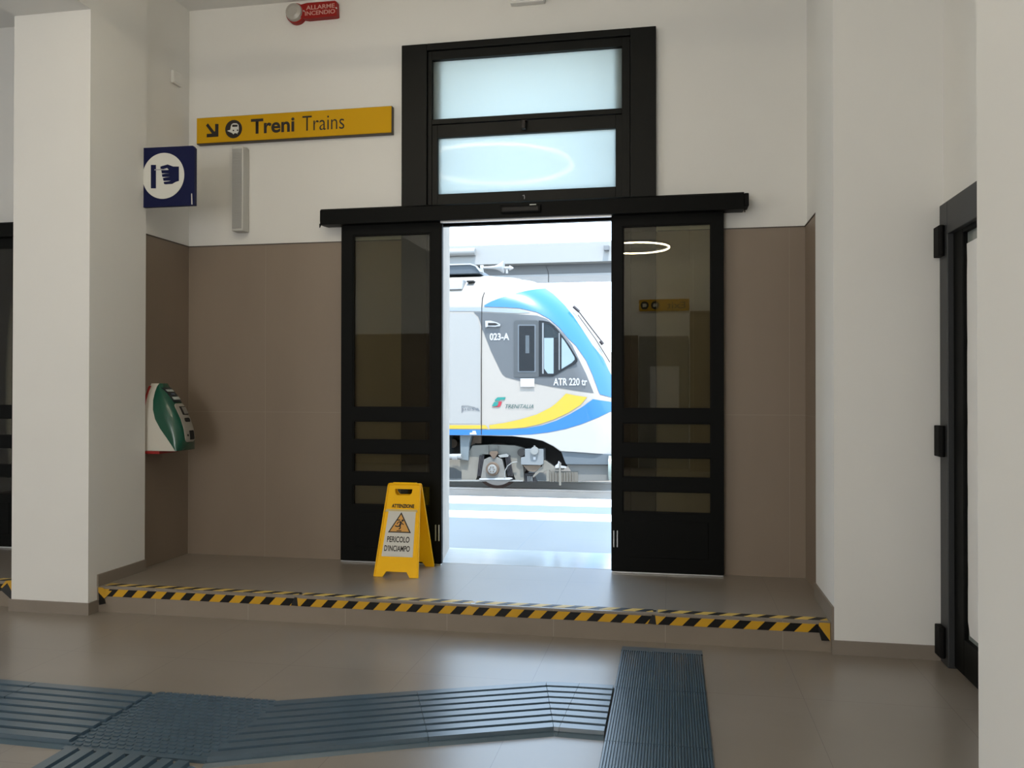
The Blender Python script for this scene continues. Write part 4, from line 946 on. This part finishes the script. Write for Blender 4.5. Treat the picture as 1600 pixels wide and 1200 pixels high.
for sgx in (0, 1):
    for k in range(4):
        xa = (300 if not sgx else 548)+k*13; xb__ = (278 if not sgx else 578)+k*13
        BP('spring_leaf', [(xa, 440), (xa+7, 440), (xb__+7, 640), (xb__, 640)], 14.98, .10, mat('spring_steel', (.05, .045, .05), .5), parent=bogie)
hc = z([(428, 572)], 14.95)[0]
b = MB(); b.cyl((hc.x, 14.97, hc.z), (hc.x, 14.93, hc.z), .125, .115, seg=24); b.build('hub_cover', BGD, bogie, label='rusty hub cover')
b = MB(); b.cyl((hc.x, 14.93, hc.z), (hc.x, 14.90, hc.z), .085, .075, seg=20); b.build('hub_cap', BGL, bogie)
b = MB()
for k in range(6): a = k*math.pi/3; b.cyl((hc.x+.045*math.cos(a), 14.885, hc.z+.045*math.sin(a)), (hc.x+.045*math.cos(a), 14.905, hc.z+.045*math.sin(a)), .011, seg=6)
b.build('hub_bolts', BGD, bogie)
BP('damper_bracket', [(395, 418), (410, 400), (470, 400), (480, 418), (450, 470), (430, 470)], 14.95, .06, BGD, .003, parent=bogie)
BP('spring_seat', [(480, 440), (560, 425), (582, 440), (580, 455), (500, 462)], 14.97, .06, BGL, .003, parent=bogie)
BP('axle_foot', [(300, 662), (600, 655), (620, 665), (590, 676), (300, 676)], 14.95, .06, mat('horn_white', (.8, .8, .8)), .002, parent=bogie)
b = MB(); b.tube(z([(545, 650), (548, 590), (575, 540), (620, 508), (665, 503)], 14.94), .009, 6); b.build('brake_hose', BGL, bogie)
BP('sand_box', [(738, 378), (918, 378), (918, 520), (895, 535), (700, 530), (700, 460), (738, 455)], 14.93, .3, mat('sandbox_grey', (.36, .39, .40), .6), .008, 'grey box ahead of the wheel')
BP('sand_hopper', [(720, 535), (893, 535), (893, 548), (850, 592), (830, 600), (770, 590)], 14.97, .2, mat('hopper_tan', (.30, .22, .15), .8), .004)
c = z([(705, 412)], 14.95)[0]; b = MB(); b.cyl((c.x, 14.93, c.z), (c.x, 15.1, c.z), .07, seg=18); b.build('pipe_end', DRK, T)
c = z([(832, 395)], 14.9)[0]; b = MB(); b.cyl((c.x, 14.88, c.z), (c.x, 14.95, c.z), .07, seg=18).cyl((c.x, 14.9, c.z), (c.x, 14.9, c.z+.09), .018, seg=8); b.build('filler_cap', BGL, T)
BP('box_label', [(820, 455), (843, 455), (843, 482), (820, 482)], 14.915, .01, WL)
BP('guard_bracket', [(905, 490), (935, 488), (1030, 555), (1110, 560), (1110, 580), (940, 585), (915, 605), (880, 605), (820, 655), (815, 640), (880, 560), (905, 545)], 14.97, .12, BG, .004)
BP('guard_bracket', [(945, 585), (975, 585), (975, 690), (945, 690)], 14.96, .08, BG, .003)
BP('guard_cap', [(1030, 540), (1055, 520), (1062, 495), (1085, 515), (1085, 540), (1140, 548), (1138, 562), (1030, 562)], 14.93, .08, mat('horn_white', (.8, .8, .8)), .002)
BP('guard_post', [(1067, 510), (1082, 510), (1088, 730), (1068, 730)], 14.92, .05, BG, .003)
BP('brake_rigging', [(740, 612), (830, 612), (830, 640), (860, 700), (700, 700), (720, 650)], 15.1, .08, mat('spring_steel', (.05, .045, .05)), .003)
for k in range(3): BP('brake_rod', [(765+k*18, 640), (773+k*18, 640), (776+k*18, 690), (766+k*18, 690)], 15.05, .04, BGL)
# left equipment
BP('equipment_case', [(115, 245), (225, 245), (205, 320), (200, 400), (195, 490), (120, 480)], 14.95, .5, mat('case_bluegrey', (.27, .32, .34), .6), .006)
BP('equipment_case', [(-90, 250), (-10, 250), (-10, 430), (-90, 430)], 14.95, .5, mat('case_bluegrey', (.27, .32, .34), .6), .006)
BP('bracket_plate', [(248, 252), (318, 255), (318, 325), (255, 325), (215, 355)], 15.1, .08, BGD)
c = z([(45, 325)], 15.3)[0]; b = MB(); b.cyl((c.x, 15.3, c.z), (c.x, 15.5, c.z), .085, seg=18); b.build('compressor', BGD, T)
b = MB(); a, c = z([(-60, 452), (130, 448)], 14.9); b.cyl(a, c, .045, seg=14).cyl((a.x+.2, 14.9, a.z), (a.x+.3, 14.9, a.z), .055, seg=14); b.build('damper', mat('damper_pale', (.55, .57, .57), .4), T)
# wheels
WS = mat('disc_steel', (.85, .83, .80), .45); WR = mat('wheel_rust', (.10, .055, .04), .8)
wc = oy(778, 730, 15.45)
def wheel(x, y0, y1):
    R = .42; b = MB(); b.cyl((x, y0, -.402+R), (x, y1, -.402+R), R, seg=48); o = b.build('wheel', WR, T, smooth=True, auto=40)
    b = MB(); b.cyl((x, y0-.012, -.402+R), (x, y0+.01, -.402+R), R-.065, R-.05, seg=48); b.build('wheel_disc', WS, o, smooth=True, auto=40)
for x in (wc.x, wc.x-2.1):
    wheel(x, 15.39, 15.52); wheel(x, 16.82, 16.95)
    b = MB(); b.cyl((x, 15.4, .018), (x, 16.9, .018), .08); b.build('axle', WR, T)
